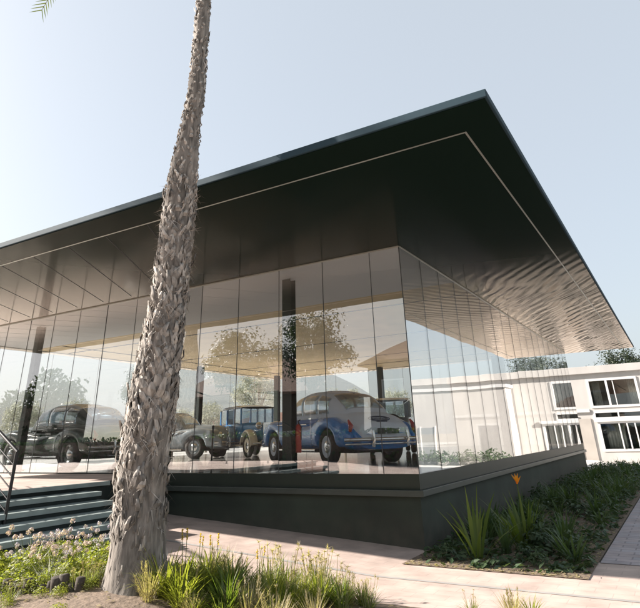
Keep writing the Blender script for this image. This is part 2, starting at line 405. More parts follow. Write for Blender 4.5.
for k in range(18):
    x = 2.24-1.08*k
    if x > -2.2: continue
    mb = MB(); d = Vector((-.52, .85, 0)); n = Vector((.85, .52, 0))*.011; p = Vector((x, -3.76, ZT-.003)); q = p + d*(3.5/.85)
    mb.add([p-n, p+n, q+n, q-n, p-n+Vector((0,0,.003)), p+n+Vector((0,0,.003)), q+n+Vector((0,0,.003)), q-n+Vector((0,0,.003))], [(0,1,2,3), (7,6,5,4), (0,4,5,1), (1,5,6,2), (2,6,7,3), (3,7,4,0)])
    mb.build('soffit_seam', M['seam'], pv, pv_off)
for y in (5.1, 10.0, 15.0, 18.0):
    pbox('ceiling_slot', M['seam'], XL+.2, -.2, y-.05, y+.05, ZT-.010, ZT-.0045)
for x in (-15.7, ):
    pbox('ceiling_slot', M['seam'], x-.04, x+.04, 3.7, YB-.2, ZT-.016, ZT-.0105)
# glass walls: separate sheets with dark butt joints
def gpanel(p0, p1, gm='glass', z0=1.12, z1=5.22):
    p0 = Vector((*p0, 0)); p1 = Vector((*p1, 0)); d = (p1-p0); L = d.length; d.normalize(); n = Vector((-d.y, d.x, 0))*.006
    a = p0 + d*.006; b = p1 - d*.006
    mb = MB()
    vs = []; jt = (rnd.uniform(-.0045, .0045), rnd.uniform(-.0045, .0045))   # no pane stands perfectly plumb
    for z in (z0, z1):
        for q in (a-n, b-n, b+n, a+n):
            w_ = n.normalized()*(jt[0] if z == z0 else jt[1]); vs.append((q.x+w_.x, q.y+w_.y, z))
    mb.add(vs, [(0,1,5,4), (2,3,7,6)], 0)
    mb.add(vs, [(1,2,6,5), (3,0,4,7), (3,2,1,0), (4,5,6,7)], 1)
    for q in (p0, ):                      # silicone joint on one edge
        m2 = d*.0030
        w8 = []
        for z in (z0, z1):
            for r in (q-m2-n*1.4, q+m2-n*1.4, q+m2+n*1.4, q-m2+n*1.4): w8.append((r.x, r.y, z))
        mb.add(w8, [(0,1,5,4), (1,2,6,5), (2,3,7,6), (3,0,4,7)], 1)
    return mb.build('glass_panel', [M[gm], M['joint']], pv, pv_off)
xs = [0, -.67]
while xs[-1] - 1.14 > XL: xs.append(xs[-1]-1.14)
xs.append(XL)
for a, b in zip(xs[:-1], xs[1:]): gpanel((a, 0), (b, 0))
ys = [0.0]
while ys[-1] + 1.14 < YB-.3: ys.append(ys[-1]+1.14)
ys.append(YB)
for a, b in zip(ys[:-1], ys[1:]): gpanel((0, a), (0, b), 'glassr')
ny = 9
for k in range(ny): gpanel((XL, YB*k/ny), (XL, YB*(k+1)/ny), 'clear')
nx = 8
for k in range(nx): gpanel((XL*(1-k/nx), YB), (XL*(1-(k+1)/nx), YB), 'clear')
def column(x, y, s=.15):
    mb = MB(); t = s*.13
    mb.box(x-s, x+s, y-s, y-s+t, ZF, ZT-.03); mb.box(x-s, x+s, y+s-t, y+s, ZF, ZT-.03)     # H section
    mb.box(x-t*.6, x+t*.6, y-s+t+.001, y+s-t-.001, ZF, ZT-.03)
    mb.box(x-s-.05, x+s+.05, y-s-.05, y+s+.05, ZF-.003, ZF+.02)
    return mb.build('column', M['column'], pv, pv_off)
for x, y, s in ((-3.22, .8, .115), (-12.75, .8, .10), (-16.3, 10.4, .14), (-16.3, 12.2, .14), (-16.3, 19.0, .14), (-9.6, 19.4, .14), (-3.2, 19.4, .14), (-.8, 10.4, .12)):
    column(x, y, s)

# ------------------------------------------------------------------ entrance steps and rail
st = empty('entrance_steps', (-5, -3, 0), 'grey-green entrance steps with dark open risers beside the palm trunk', 'steps')
so_ = Vector((5, 3, 0))
def sbox(name, m, *b, bev=0):
    o = box(name, m, st, *b, bev=bev); o.location = so_; return o
sbox('landing', M['pave'], -14, -5.66, -6.0, -1.85, 1.06, 1.10); sbox('landing', M['pave'], -14, -6.25, -1.848, -.075, 1.06, 1.10); sbox('step', M['step'], -5.658, -5.6, -5.8, -1.85, 1.03, 1.098)
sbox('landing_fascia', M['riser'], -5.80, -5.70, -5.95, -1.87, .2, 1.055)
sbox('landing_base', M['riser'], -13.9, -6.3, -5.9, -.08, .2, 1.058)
for k in range(5):
    x1 = -5.20+.37*k; z = .97-.13*k
    o = sbox('step', M['step'], x1-.44, x1, -5.8, -2.35, z-.072, z, bev=.006)
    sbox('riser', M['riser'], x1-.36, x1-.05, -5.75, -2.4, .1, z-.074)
hr = empty('handrail', (-4.9, -4.35, .65), 'black metal stair handrail with thin sloping bars at the left edge of the steps', 'railing')
def R_(x): return .65 + (-x-4.75)*.30
def rtube(name, pts, r):
    mb = MB(); mb.tube([Vector(p)-Vector((-4.9, -4.35, .65)) for p in pts], r, 8); return mb.build(name, M['rail'], hr)
for k, x in enumerate((-4.85, -6.35, -7.9)):
    rtube('post', [(x, -4.35, max(h(x), min(1.1, R_(x))) - .02), (x, -4.35, R_(x)+(1.0 if k == 0 else 1.2))], .025)
rtube('top_rail', [(-4.83, -4.35, R_(-4.83)+1.0), (-5.80, -4.35, R_(-4.83)+1.5), (-9.5, -4.35, R_(-9.5)+1.2)], .026)
for k in range(5):
    zz = .18 + .155*k
    rtube('rail_bar', [(-4.84, -4.35, R_(-4.84)+zz), (-5.80, -4.35, R_(-4.84)+zz+.5), (-9.5, -4.35, R_(-9.5)+zz+.2)], .010)

# ------------------------------------------------------------------ white building at the end of the walk
BX0, BX1, BY, BH = -9.0, 17.0, 29.5, 5.28
wb = empty('white_building', (0, BY, 0), 'low white two-storey building with wide flat parapet and framed windows behind the walkway', 'building')
wo = Vector((0, -BY, 0))
def wbox(name, m, *b, bev=0, parent=None):
    o = box(name, m, parent or wb, *b, bev=bev)
    if parent is None: o.location = wo
    return o
# wall built round the openings
def wall_with(openings, x0, x1, z0, z1, y0, y1, name='wall', m='white'):
    mb = MB(); xs_ = sorted(set([x0, x1] + [v for q in openings for v in q[:2]])); zs_ = sorted(set([z0, z1] + [v for q in openings for v in q[2:]]))
    for a, b in zip(xs_[:-1], xs_[1:]):
        run = None
        for c, d in zip(zs_[:-1], zs_[1:]):
            mx, mz = (a+b)/2, (c+d)/2
            if any(q[0] < mx < q[1] and q[2] < mz < q[3] for q in openings):
                if run: mb.box(a, b, y0, y1, *run); run = None
            else: run = (run[0], d) if run else (c, d)
        if run: mb.box(a, b, y0, y1, *run)
    o = mb.build(name, M[m], wb, wo); return o
W = [(-.25, 2.40, 2.93, 4.48), (-.25, 2.40, 2.28, 2.66), (-.1, 3.3, .55, 2.06), (13.2, 14.4, .1, 2.3), (-7.5, -6.0, .8, 2.2)]
wall_with(W, BX0, BX1, -.3, BH-.42, BY, BY+.3)
wbox('parapet', M['white'], BX0-.15, BX1+.15, BY-.22, BY+8, BH-.419, BH, bev=.015)
wbox('string_course', M['whitepaint'], BX0, -.45, BY-.12, BY-.003, 2.66, 2.82)
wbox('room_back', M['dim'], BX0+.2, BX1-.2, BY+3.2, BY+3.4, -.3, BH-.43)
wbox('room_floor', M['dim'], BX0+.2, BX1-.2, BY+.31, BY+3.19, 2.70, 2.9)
wbox('side_wall', M['white'], BX0, BX0+.3, BY+.302, BY+7.8, -.3, BH-.421)
wbox('side_wall', M['white'], BX1-.3, BX1, BY+.302, BY+7.8, -.3, BH-.421)
wbox('pilaster', M['whitepaint'], -2.05, -1.6, BY-.20, BY-.002, -.3, 2.655)
wbox('cladding_panel', M['beige'], -1.55, -.5, BY-.05, BY-.002, -.3, 2.3)
for q in W:
    f = MB(); t = .07; x0, x1, z0, z1 = q; y0, y1 = BY-.05, BY+.12
    f.box(x0-.06, x0+t, y0, y1, z0-.06, z1+.06); f.box(x1-t, x1+.06, y0, y1, z0-.06, z1+.06)
    f.box(x0+t+.001, x1-t-.001, y0, y1, z0-.06, z0+t); f.box(x0+t+.001, x1-t-.001, y0, y1, z1-t, z1+.06)
    if q is W[0]:
        f.box(.72, .84, y0, y1, z0+t+.001, z1-t-.001); f.box(1.12, 1.17, y0+.05, y1, z0+t+.001, z1-t-.001)
    elif q is W[2]: pass
    elif x1-x0 > 1.6: f.box((x0+x1)/2-.04, (x0+x1)/2+.04, y0, y1, z0+t+.001, z1-t-.001)
    wn = f.build('window', M['whitepaint'], wb, wo)
    p = MB(); p.box(x0+t, x1-t, BY+.03, BY+.05, z0+t, z1-t); p.build('pane', M['winglass'], wn)
    if q is W[2]:
        for k in range(5):
            x = .95+.42*k
            box('fin', M['whitepaint'], wn, x, x+.07, BY-.09, BY+.02, z0+.08, z1-.08)
wbox('beam', M['whitepaint'], -.32, 3.5, BY-.16, BY-.06, 2.10, 2.26)
for (x0, x1, z0, z1) in ((-.1, .35, 2.95, 4.46), (1.9, 2.35, 2.95, 4.46), (.2, 1.2, .6, 2.0), (2.2, 3.1, .6, 2.0)):
    rows = [[(x0+(x1-x0)*i/24, BY+.35+.03*math.sin(i*1.6), z) for z in (z0, z1)] for i in range(25)]
    mb = MB(); mb.grid(rows, 0, True); o = mb.build('curtain', M['beige'], wb, wo); q_ = o.modifiers.new('thick', 'SOLIDIFY'); q_.thickness = .01
# projecting white wing seen in the side glass
wg = empty('white_annex', (8, 24, 0), 'blank white single-storey annex with a flat cap beside the side court', 'building')
o = box('wall', M['white'], wg, 4.9-8, 11.5-8, 3.9, 5.3, -.3, 4.3); o = box('cap', M['whitepaint'], wg, 4.8-8, 11.6-8, 3.8, 5.38, 4.302, 4.5, bev=.01)
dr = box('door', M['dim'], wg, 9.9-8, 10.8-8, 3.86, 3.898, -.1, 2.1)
f = box('door_frame', M['whitepaint'], dr, 9.82-8, 9.898-8, 3.82, 3.898, -.1, 2.18); f = box('door_frame', M['whitepaint'], dr, 10.802-8, 10.88-8, 3.82, 3.898, -.1, 2.18)

# ------------------------------------------------------------------ cars
def interp(pts, x):
    if x <= pts[0][0]: return pts[0][1]
    for (a, b), (c, d) in zip(pts[:-1], pts[1:]):
        if x <= c:
            t = (x-a)/(c-a); t = t*t*(3-2*t)*.5 + t*.5
            return b + (d-b)*t
    return pts[-1][1]
def hull(mb, x0, x1, zb, zt, hw, n=48, m=28, ex=3.0, yc=0, mi=0):
    """a closed lofted body: zb, zt, hw are functions of x"""
    P = []
    for i in range(n+1):
        u = i/n; x = x0 + (x1-x0)*(.5-.5*math.cos(PI*u)) if n < 40 else x0 + (x1-x0)*u
        b, t, wv = zb(x), zt(x), hw(x); zc, hh = (b+t)/2, max(.004, (t-b)/2)
        row = []
        for k in range(m):
            a = 2*PI*k/m; c, s_ = math.cos(a), math.sin(a)
            row.append((x, yc + wv*math.copysign(abs(c)**(2/ex), c), zc + hh*math.copysign(abs(s_)**(2/ex), s_)))
        P.append(row)
    mb.grid(P, mi, True, True)
    mb.add(P[0], [tuple(range(m))], mi, True); mb.add(P[-1], [tuple(reversed(range(m)))], mi, True)
def surf_y(x, z, zb, zt, hw, ex):
    b, t = zb(x), zt(x); q = min(1, abs((z-(b+t)/2)/((t-b)/2)))
    return hw(x)*(1-q**ex)**(1/ex)
def surf_z(x, y, zb, zt, hw, ex):
    b, t = zb(x), zt(x); q = min(.999, abs(y/hw(x)))
    return (b+t)/2 + (t-b)/2*(1-q**ex)**(1/ex)
def wheel(car, x, y, r, wd, tyre, rimm, hub, side, white=False):
    Mx = Matrix.Translation((x, y, r)) @ Matrix.Rotation(-PI/2*side, 4, 'X')
    mb = MB()
    mb.lathe([(r*.62, -wd/2), (r*.9, -wd/2), (r, -wd*.3), (r, wd*.3), (r*.93, wd/2), (r*.64, wd/2*1.02), (r*.6, wd*.42)], Mx, 28)
    t = mb.build('wheel', tyre, car)
    mb = MB(); mb.lathe([(r*.6, -wd*.4), (r*.62, wd*.40), (r*.56, wd*.50), (r*.5, wd*.36), (r*.2, wd*.34), (0, wd*.34)], Mx, 28)
    mb.build('rim', rimm, t)
    mb = MB(); mb.lathe([(r*.36, wd*.35), (r*.33, wd*.45), (r*.18, wd*.54), (0, wd*.57)], Mx, 20); mb.build('hubcap', hub, t)
    return t
def saloon(name, label, lower, upper, loc, heading, sc=1.1, emblem=False):
    car = empty(name, loc, label, 'car', 'classic cars parked in the glass showroom', heading)
    car.scale = (sc, sc, sc)
    XR, XF, wr = -1.52, 1.58, .37
    def zb(x):
        z = .27 + .10*max(0, (abs(x)-2.2))
        for xw in (XR, XF):
            d = abs(x-xw)
            if d < .47: z = max(z, .30 + math.sqrt(.47**2-d*d)*.92)
        return z
    zt_pts = [(-2.62, .62), (-2.35, .80), (-1.9, .93), (-1.3, .99), (-.5, .93), (.3, .90), (1.0, .95), (1.7, .99), (2.2, .95), (2.55, .72)]
    hw_pts = [(-2.62, .62), (-2.3, .80), (-1.7, .90), (-.6, .89), (.6, .90), (1.6, .90), (2.2, .82), (2.55, .60)]
    zt = lambda x: max(interp(zt_pts, x), zb(x)+.05); hw = lambda x: interp(hw_pts, x)
    mb = MB(); hull(mb, -2.62, 2.55, zb, zt, hw, 90, 32, 3.4)
    body = fixn(mb.build('body', lower, car))
    # rear wings bulge outside the body, front wings run into the doors
    for s in (1, -1):
        mb = MB()
        wzt = lambda x: interp([(-2.5, .60), (-2.2, .84), (-1.7, .97), (-1.2, .98), (-.7, .86), (-.3, .60)], x)
        whw = lambda x: interp([(-2.5, .03), (-2.2, .14), (-1.5, .19), (-.9, .15), (-.3, .01)], x)
        hull(mb, -2.5, -.3, lambda x: max(.36, min(zb(x), wzt(x)-.06)), wzt, whw, 60, 20, 2.4, yc=s*.78)
        fixn(mb.build('rear_wing', lower, car))
        mb = MB()
        fzt = lambda x: interp([(-.4, .62), (.3, .84), (1.0, .96), (1.7, 1.0), (2.2, .92), (2.6, .62)], x)
        fhw = lambda x: interp([(-.4, .01), (.6, .11), (1.5, .19), (2.2, .16), (2.6, .04)], x)
        hull(mb, -.4, 2.6, lambda x: max(.36, min(zb(x), fzt(x)-.06)), fzt, fhw, 60, 20, 2.4, yc=s*.77)
        fixn(mb.build('front_wing', lower, car))
        mb = MB(); hull(mb, -1.0, 1.1, lambda x: .27, lambda x: .33, lambda x: .03, 20, 12, 2, yc=s*.90); mb.build('running_board', M['chrome'], car)
    for s in (1, -1):
        pts = [(x, s*(interp(hw_pts, x)+.012 - (0.0 if abs(x) < 2 else .05)), .86+.02*x) for x in [-.55+.1*k for k in range(20)]]
        mb = MB(); mb.tube(pts, .013, 6); mb.build('chrome_strip', M['chrome'], car)
        for x in (-.80, .66):
            mb = MB(); mb.box(x-.07, x+.07, s*.925-.012, s*.925+.012, .955, .985); mb.build('door_handle', M['chrome'], car)
    # boot and bonnet
    bzt = lambda x: interp([(-2.66, .55), (-2.5, .83), (-2.1, 1.02), (-1.6, 1.13), (-1.0, 1.17)], x)
    bhw = lambda x: interp([(-2.66, .60), (-2.3, .70), (-1.4, .76), (-.9, .74)], x)
    mb = MB(); hull(mb, -2.66, -.9, lambda x: .46, bzt, bhw, 44, 28, 3.2); fixn(mb.build('boot_lid', upper, car))
    hzt = lambda x: interp([(.7, 1.10), (1.3, 1.12), (2.1, 1.08), (2.45, .98), (2.52, .85)], x)
    hhw = lambda x: interp([(.7, .72), (1.6, .56), (2.52, .36)], x)
    mb = MB(); hull(mb, .6, 2.52, lambda x: .5, hzt, hhw, 44, 28, 3.0); fixn(mb.build('bonnet', upper, car))
    mb = MB(); mb.box(2.50, 2.60, -.26, .26, .45, 1.03)
    for k in range(9): mb.box(2.60, 2.62, -.22+.052*k, -.20+.052*k, .5, .98)
    bevel(mb.build('grille', M['chrome'], car), .006)
    # cabin
    czt = lambda x: interp([(-1.95, 1.02), (-1.65, 1.28), (-1.2, 1.50), (-.6, 1.61), (0, 1.62), (.45, 1.56), (.75, 1.38), (1.05, 1.06)], x)
    chw = lambda x: interp([(-1.95, .56), (-1.2, .70), (-.3, .75), (.5, .73), (1.05, .66)], x)
    czb = lambda x: .80
    mb = MB(); hull(mb, -1.95, 1.05, czb, czt, chw, 120, 72, 3.0)
    keep_f = []
    for fc in mb.f:
        c = sum((Vector(mb.v[i]) for i in fc), Vector())/len(fc); hole = False
        if abs(c.y) > chw(c.x)*.55 and 1.075 < c.z < min(1.475, czt(c.x)-.10):
            hole = any(a_+.015 < c.x < b_-.015 for a_, b_ in ((-1.30, -.82), (-.76, -.08), (0.0, .66)))
        if len(fc) == 4 and c.z > 1.0 and ((-1.785 < c.x < -1.235 and abs(c.y) < .485) or (.615 < c.x < .945 and abs(c.y) < .505)): hole = True
        keep_f.append(not hole)
    mb.m = [v for v, k_ in zip(mb.m, keep_f) if k_]; mb.sm = [v for v, k_ in zip(mb.sm, keep_f) if k_]; mb.f = [v for v, k_ in zip(mb.f, keep_f) if k_]
    fixn(mb.build('roof', upper, car))
    mb = MB(); hull(mb, -1.6, .9, lambda x: .93, lambda x: 1.02, lambda x: .80-.05*abs(x), 30, 16, 2.5); fixn(mb.build('waist', upper, car))
    def side_pane(xa, xb, za, zb_, s):
        rows = []
        for i in range(9):
            row = []
            for j in range(5):
                z = za + (zb_-za)*j/4; x = xa + (xb-xa)*i/8
                lim = czt(x) - .09; z = min(z, lim)
                row.append((x, s*(surf_y(x, z, czb, czt, chw, 3.0)+.010), z))
            rows.append(row)
        mb = MB(); mb.grid(rows, 0, True); o = mb.build('side_window', M['carglass'], car)
        so2 = o.modifiers.new('thick', 'SOLIDIFY'); so2.thickness = .012; so2.offset = 0
    for s in (1, -1):
        for a, b in ((-1.30, -.82), (-.76, -.08), (0.0, .66)): side_pane(a, b, 1.06, 1.49, s)
    def end_pane(name, xa, xb, yw):
        rows = []
        for i in range(9):
            x = xa + (xb-xa)*i/8
            rows.append([(x, y, surf_z(x, y, czb, czt, chw, 3.0)+.010) for y in [yw*(-1+2*j/12) for j in range(13)]])
        mb = MB(); mb.grid(rows, 0, True); o = mb.build(name, M['carglass'], car)
        so2 = o.modifiers.new('thick', 'SOLIDIFY'); so2.thickness = .012; so2.offset = 0
    end_pane('rear_window', -1.80, -1.22, .50); end_pane('windscreen', .60, .96, .52)
    for x, nm, zc in ((-2.72, 'rear_bumper', .50), (2.70, 'front_bumper', .50)):
        s = 1 if x > 0 else -1; pts = [(x - s*.30*(abs(t)**3), t*.92, zc) for t in [(-1+.1*k) for k in range(21)]]
        mb = MB(); mb.tube(pts, .038, 10); mb.tube([(p[0], p[1]*.98, p[2]-.085) for p in pts], .02, 8); b = mb.build(nm, M['chrome'], car)
        for yy in (.42, -.42):
            mb = MB(); mb.tube([(x+s*.03, yy, zc-.14), (x+s*.06, yy, zc), (x+s*.03, yy, zc+.16)], .035, 8); mb.build('overrider', M['chrome'], b)
    for s in (1, -1):
        mb = MB(); mb.tube([(-2.45, s*.80, .66), (-2.49, s*.79, .76), (-2.38, s*.79, .88)], [.03, .055, .02], 10); mb.build('tail_lamp', M['redlamp'], car)
        mb = MB(); mb.lathe([(.0, .05), (.08, .03), (.105, 0), (.11, -.06)], Matrix.Translation((2.50, s*.58, .74)) @ Matrix.Rotation(PI/2, 4, 'Y'), 18); mb.build('headlight', M['chrome'], car)
        for xw in (XR, XF): wheel(car, xw, s*.80, wr, .20, M['tyre'], upper, M['chrome'], s)
    mb = MB(); mb.box(-2.2, 2.2, -.60, .60, .24, .42); mb.build('underbody', M['tyre'], car)
    mb = MB(); mb.box(-.3, .35, -.6, .6, .6, 1.02); mb.box(-.45, -.3, -.6, .6, .6, 1.18); mb.box(-1.25, -1.1, -.58, .58, .8, 1.15); mb.build('seat', M['beige'], car)
    # number plate and round mark on the sloping boot
    mb = MB(); xq = -2.60; mb.box(-2.70, -2.675, -.26, .26, .60, .71); mb.build('number_plate', M['plate'], car)
    if emblem:
        def on(y, t):      # t metres up the boot slope
            x = -2.56 + t*.62
            return Vector((x, y, surf_z(x, y, lambda x: .46, bzt, bhw, 3.2)+.012))
        mb = MB()
        ring = lambda rx, rz, c: [on(rx*math.cos(a), c + rz*math.sin(a)) for a in [2*PI*k/28 for k in range(29)]]
        mb.tube(ring(.27, .13, .34), .008, 5); mb.tube(ring(.21, .09, .34), .006, 5)
        for k in range(10):
            y = -.17+.037*k; mb.tube([on(y, .31+.02*(k % 2)), on(y+.02, .37-.015*(k % 3))], .008, 5)
        for k in range(7): y = -.12+.04*k; mb.tube([on(y, .13), on(y+.025, .13)], .011, 5)
        mb.build('emblem', M['inkblue'], car)
    return car
def vintage(name, label, body_m, roof_m, wing_m, rim_m, loc, heading, sc=1.1):
    car = empty(name, loc, label, 'vintage car', 'classic cars parked in the glass showroom', heading); car.scale = (sc, sc, sc)
    r = .38; XR, XF = -1.25, 1.45
    mb = MB(); hull(mb, -1.75, .55, lambda x: .48, lambda x: interp([(-1.75, .95), (-1.5, 1.12), (.55, 1.14)], x), lambda x: interp([(-1.75, .55), (-1.2, .72), (.3, .70), (.55, .62)], x), 30, 28, 5); fixn(mb.build('body', body_m, car))
    mb = MB(); hull(mb, .4, 1.75, lambda x: .50, lambda x: interp([(.4, 1.14), (1.75, 1.08)], x), lambda x: interp([(.4, .60), (1.75, .33)], x), 20, 24, 5); fixn(mb.build('bonnet', body_m, car))
    mb = MB(); mb.box(1.751, 1.82, -.30, .30, .48, 1.10)
    for k in range(8): mb.box(1.821, 1.835, -.24+.062*k, -.215+.062*k, .54, 1.04)
    bevel(mb.build('radiator', M['chrome'], car), .006)
    mb = MB(); hull(mb, -1.78, .62, lambda x: 1.60, lambda x: interp([(-1.78, 1.66), (-1.2, 1.76), (0, 1.76), (.62, 1.68)], x), lambda x: interp([(-1.78, .58), (-1.2, .70), (.62, .66)], x), 24, 24, 3); fixn(mb.build('roof', roof_m, car))
    for s in (1, -1):
        for x in (-1.70, -.98, -.22, .50):
            mb = MB(); mb.box(x-.03, x+.03, s*.63-.03, s*.63+.03, 1.10, 1.62); mb.build('pillar', body_m, car)
        for a, b in ((-1.66, -1.02), (-.94, -.26), (-.18, .46)):
            mb = MB(); mb.box(a, b, s*.635-.006, s*.635+.006, 1.14, 1.60); mb.build('side_window', M['carglass'], car)
    for x, nm in ((.53, 'windscreen'), (-1.70, 'rear_window')):
        mb = MB(); mb.box(x-.006, x+.006, -.58, .58, 1.14, 1.60); mb.build(nm, M['carglass'], car)
    for s in (1, -1):
        for xw, nm in ((XR, 'rear_wing'), (XF, 'front_wing')):
            rows = []
            for k in range(13):
                a = math.radians(-8 + (196)*k/12 if xw < 0 else -2 + 172*k/12); rr = .47
                p = Vector((xw + rr*math.cos(a), 0, r + rr*math.sin(a)))
                rows.append([(p.x, s*.55, p.z), (p.x, s*.66, p.z+.03), (p.x, s*.79, p.z+.015), (p.x, s*.83, p.z-.04)])
            mb = MB(); mb.grid(rows, 0, True); o = mb.build(nm, wing_m, car); m_ = o.modifiers.new('thick', 'SOLIDIFY'); m_.thickness = .02
            wheel(car, xw, s*.69, r, .15, M['tyre'], rim_m, M['chrome'], s)
        mb = MB(); mb.box(-.80, 1.0, s*.72-.11, s*.72+.11, .36, .40); mb.build('running_board', wing_m, car)
        mb = MB(); mb.lathe([(0, .06), (.09, .05), (.12, 0), (.09, -.10), (0, -.14)], Matrix.Translation((1.72, s*.42, 1.0)) @ Matrix.Rotation(PI/2, 4, 'Y'), 18); mb.build('headlight', M['chrome'], car)
    mb = MB(); mb.tube([(1.98, -.75, .45), (2.02, 0, .45), (1.98, .75, .45)], .03, 8); mb.build('front_bumper', M['chrome'], car)
    mb = MB(); mb.box(-1.6, 1.7, -.35, .35, .34, .5); mb.build('chassis', M['tyre'], car)
    mb = MB(); mb.lathe([(.0, .07), (.2, .08), (.36, .05), (.37, -.05), (.2, -.07), (0, -.07)], Matrix.Translation((-1.88, 0, .85)) @ Matrix.Rotation(-PI/2, 4, 'Y'), 22); mb.build('spare_wheel', M['tyre'], car)
    return car
def hd(dx, dy): return math.atan2(dy, dx)
def from_rear_wheel(px, py, dx, dy, sc, lx, ly):
    """place a car so that the car-space point (lx, ly) lands on (px, py)"""
    a = hd(dx, dy); c, s = math.cos(a)*sc, math.sin(a)*sc
    return (px - (c*lx - s*ly), py - (s*lx + c*ly), ZF), a
loc, a = from_rear_wheel(-3.35, 2.75, -.843, .541, 1.1, -1.52, .80)
saloon('classic_saloon', 'blue classic saloon with silver roof and boot seen from behind near the glass corner', M['bluecar'], M['silvercar'], loc, a, 1.1, True)
saloon('classic_saloon', 'dark green classic saloon facing left beside the far left column', M['greencar'], M['greencar'], (-12.1, 2.0, ZF), hd(-1, .12), 1.1)
saloon('classic_saloon', 'grey classic saloon half hidden by the palm trunk with its front wheel showing', M['greycar'], M['greycar'], (-14.2, 8.3, ZF), hd(.98, .2), 1.1)
vintage('vintage_car', 'blue vintage car with black roof and cream wings in the middle of the showroom', M['paleblue'], M['blackcar'], M['creamcar'], M['creamcar'], (-11.2, 9.9, ZF), hd(.86, -.51), 1.1)
vintage('vintage_car', 'grey vintage car with black roof peeking out behind the blue saloon', M['greycar'], M['blackcar'], M['blackcar'], M['greycar'], (-5.9, 12.0, ZF), hd(-.45, .89), 1.1)
def stanchion(x, y, label, m='rail', hh=.95, r=.022):
    mb = MB(); mb.lathe([(0, 0), (.16, 0), (.16, .015), (.03, .03)], None, 20); 
    o = empty('rope_stanchion', (x, y, ZF), label, 'stanchion')
    mb.build('base', M['rail'], o); mb = MB(); mb.tube([(0, 0, .02), (0, 0, hh)], r, 10); mb.build('pole', M[m], o)
    mb = MB(); mb.lathe([(0, hh+.05), (.035, hh+.03), (.035, hh-.03), (0, hh-.05)], None, 14); mb.build('knob', M[m], o)
    return o
stanchion(-6.6, 2.2, 'slim black barrier post on the showroom floor in front of the grey saloon')
fx = empty('fire_extinguisher', (-3.02, .84, ZF+.34), 'slim red fire extinguisher hung low on the dark column by the front glass', 'fire extinguisher')
mb = MB(); mb.lathe([(0, 0), (.06, 0), (.065, .03), (.065, .46), (.05, .53), (.02, .56), (0, .56)], None, 16); mb.build('cylinder', M['redpaint'], fx)
mb = MB(); mb.tube([(0, 0, .56), (0, 0, .62), (.05, 0, .64)], .012, 8); mb.tube([(.0, 0, .60), (.075, 0, .5), (.072, 0, .25)], .010, 8); mb.build('valve', M['rail'], fx)

# ------------------------------------------------------------------ palms
def palm_axis(prof):
    def f(z):
        if z <= prof[0][0]: return prof[0][1:]
        for a, b in zip(prof[:-1], prof[1:]):
            if z <= b[0]:
                t = (z-a[0])/(b[0]-a[0]); t2 = t*t*(3-2*t)*.5+t*.5
                return tuple(a[i]+(b[i]-a[i])*t2 for i in (1, 2, 3))
        return prof[-1][1:]
    return f
def pinnate(mb, p, az, L, el, droop, n=26, lw=.035, ll=.55):
    d = Vector((math.cos(az), math.sin(az), 0)); pts = []; q = Vector(p); ang = el
    for i in range(n+1):
        pts.append(q.copy()); q = q + (d*math.cos(ang)+Vector((0, 0, math.sin(ang))))*(L/n); ang -= droop/n
    mb.tube(pts, [.035*(1-.85*i/n) for i in range(n+1)], 5, 1)
    sd = Vector((-d.y, d.x, 0))
    for i in range(4, n+1):
        u = i/n; l = ll*(.55+.9*min(u, 1-u)*1.2) if u < .9 else ll*.45
        tan = (pts[min(i+1, n)]-pts[i-1]).normalized(); up = sd.cross(tan)
        for s in (1, -1):
            for rep in (0, .5):
                b = pts[i] - tan*(L/n*rep)
                tip = b + (sd*s*.8 + tan*.75 - up*(.25+.2*rnd.random()))*l*(.85+.3*rnd.random()) - Vector((0, 0, .12*l))
                wv = tan*lw
                mb.add([b-wv*.5, b+wv*.5, b+(tip-b)*.5+wv*.5, tip, b+(tip-b)*.5-wv*.5], [(0, 1, 2, 3, 4)], 0)
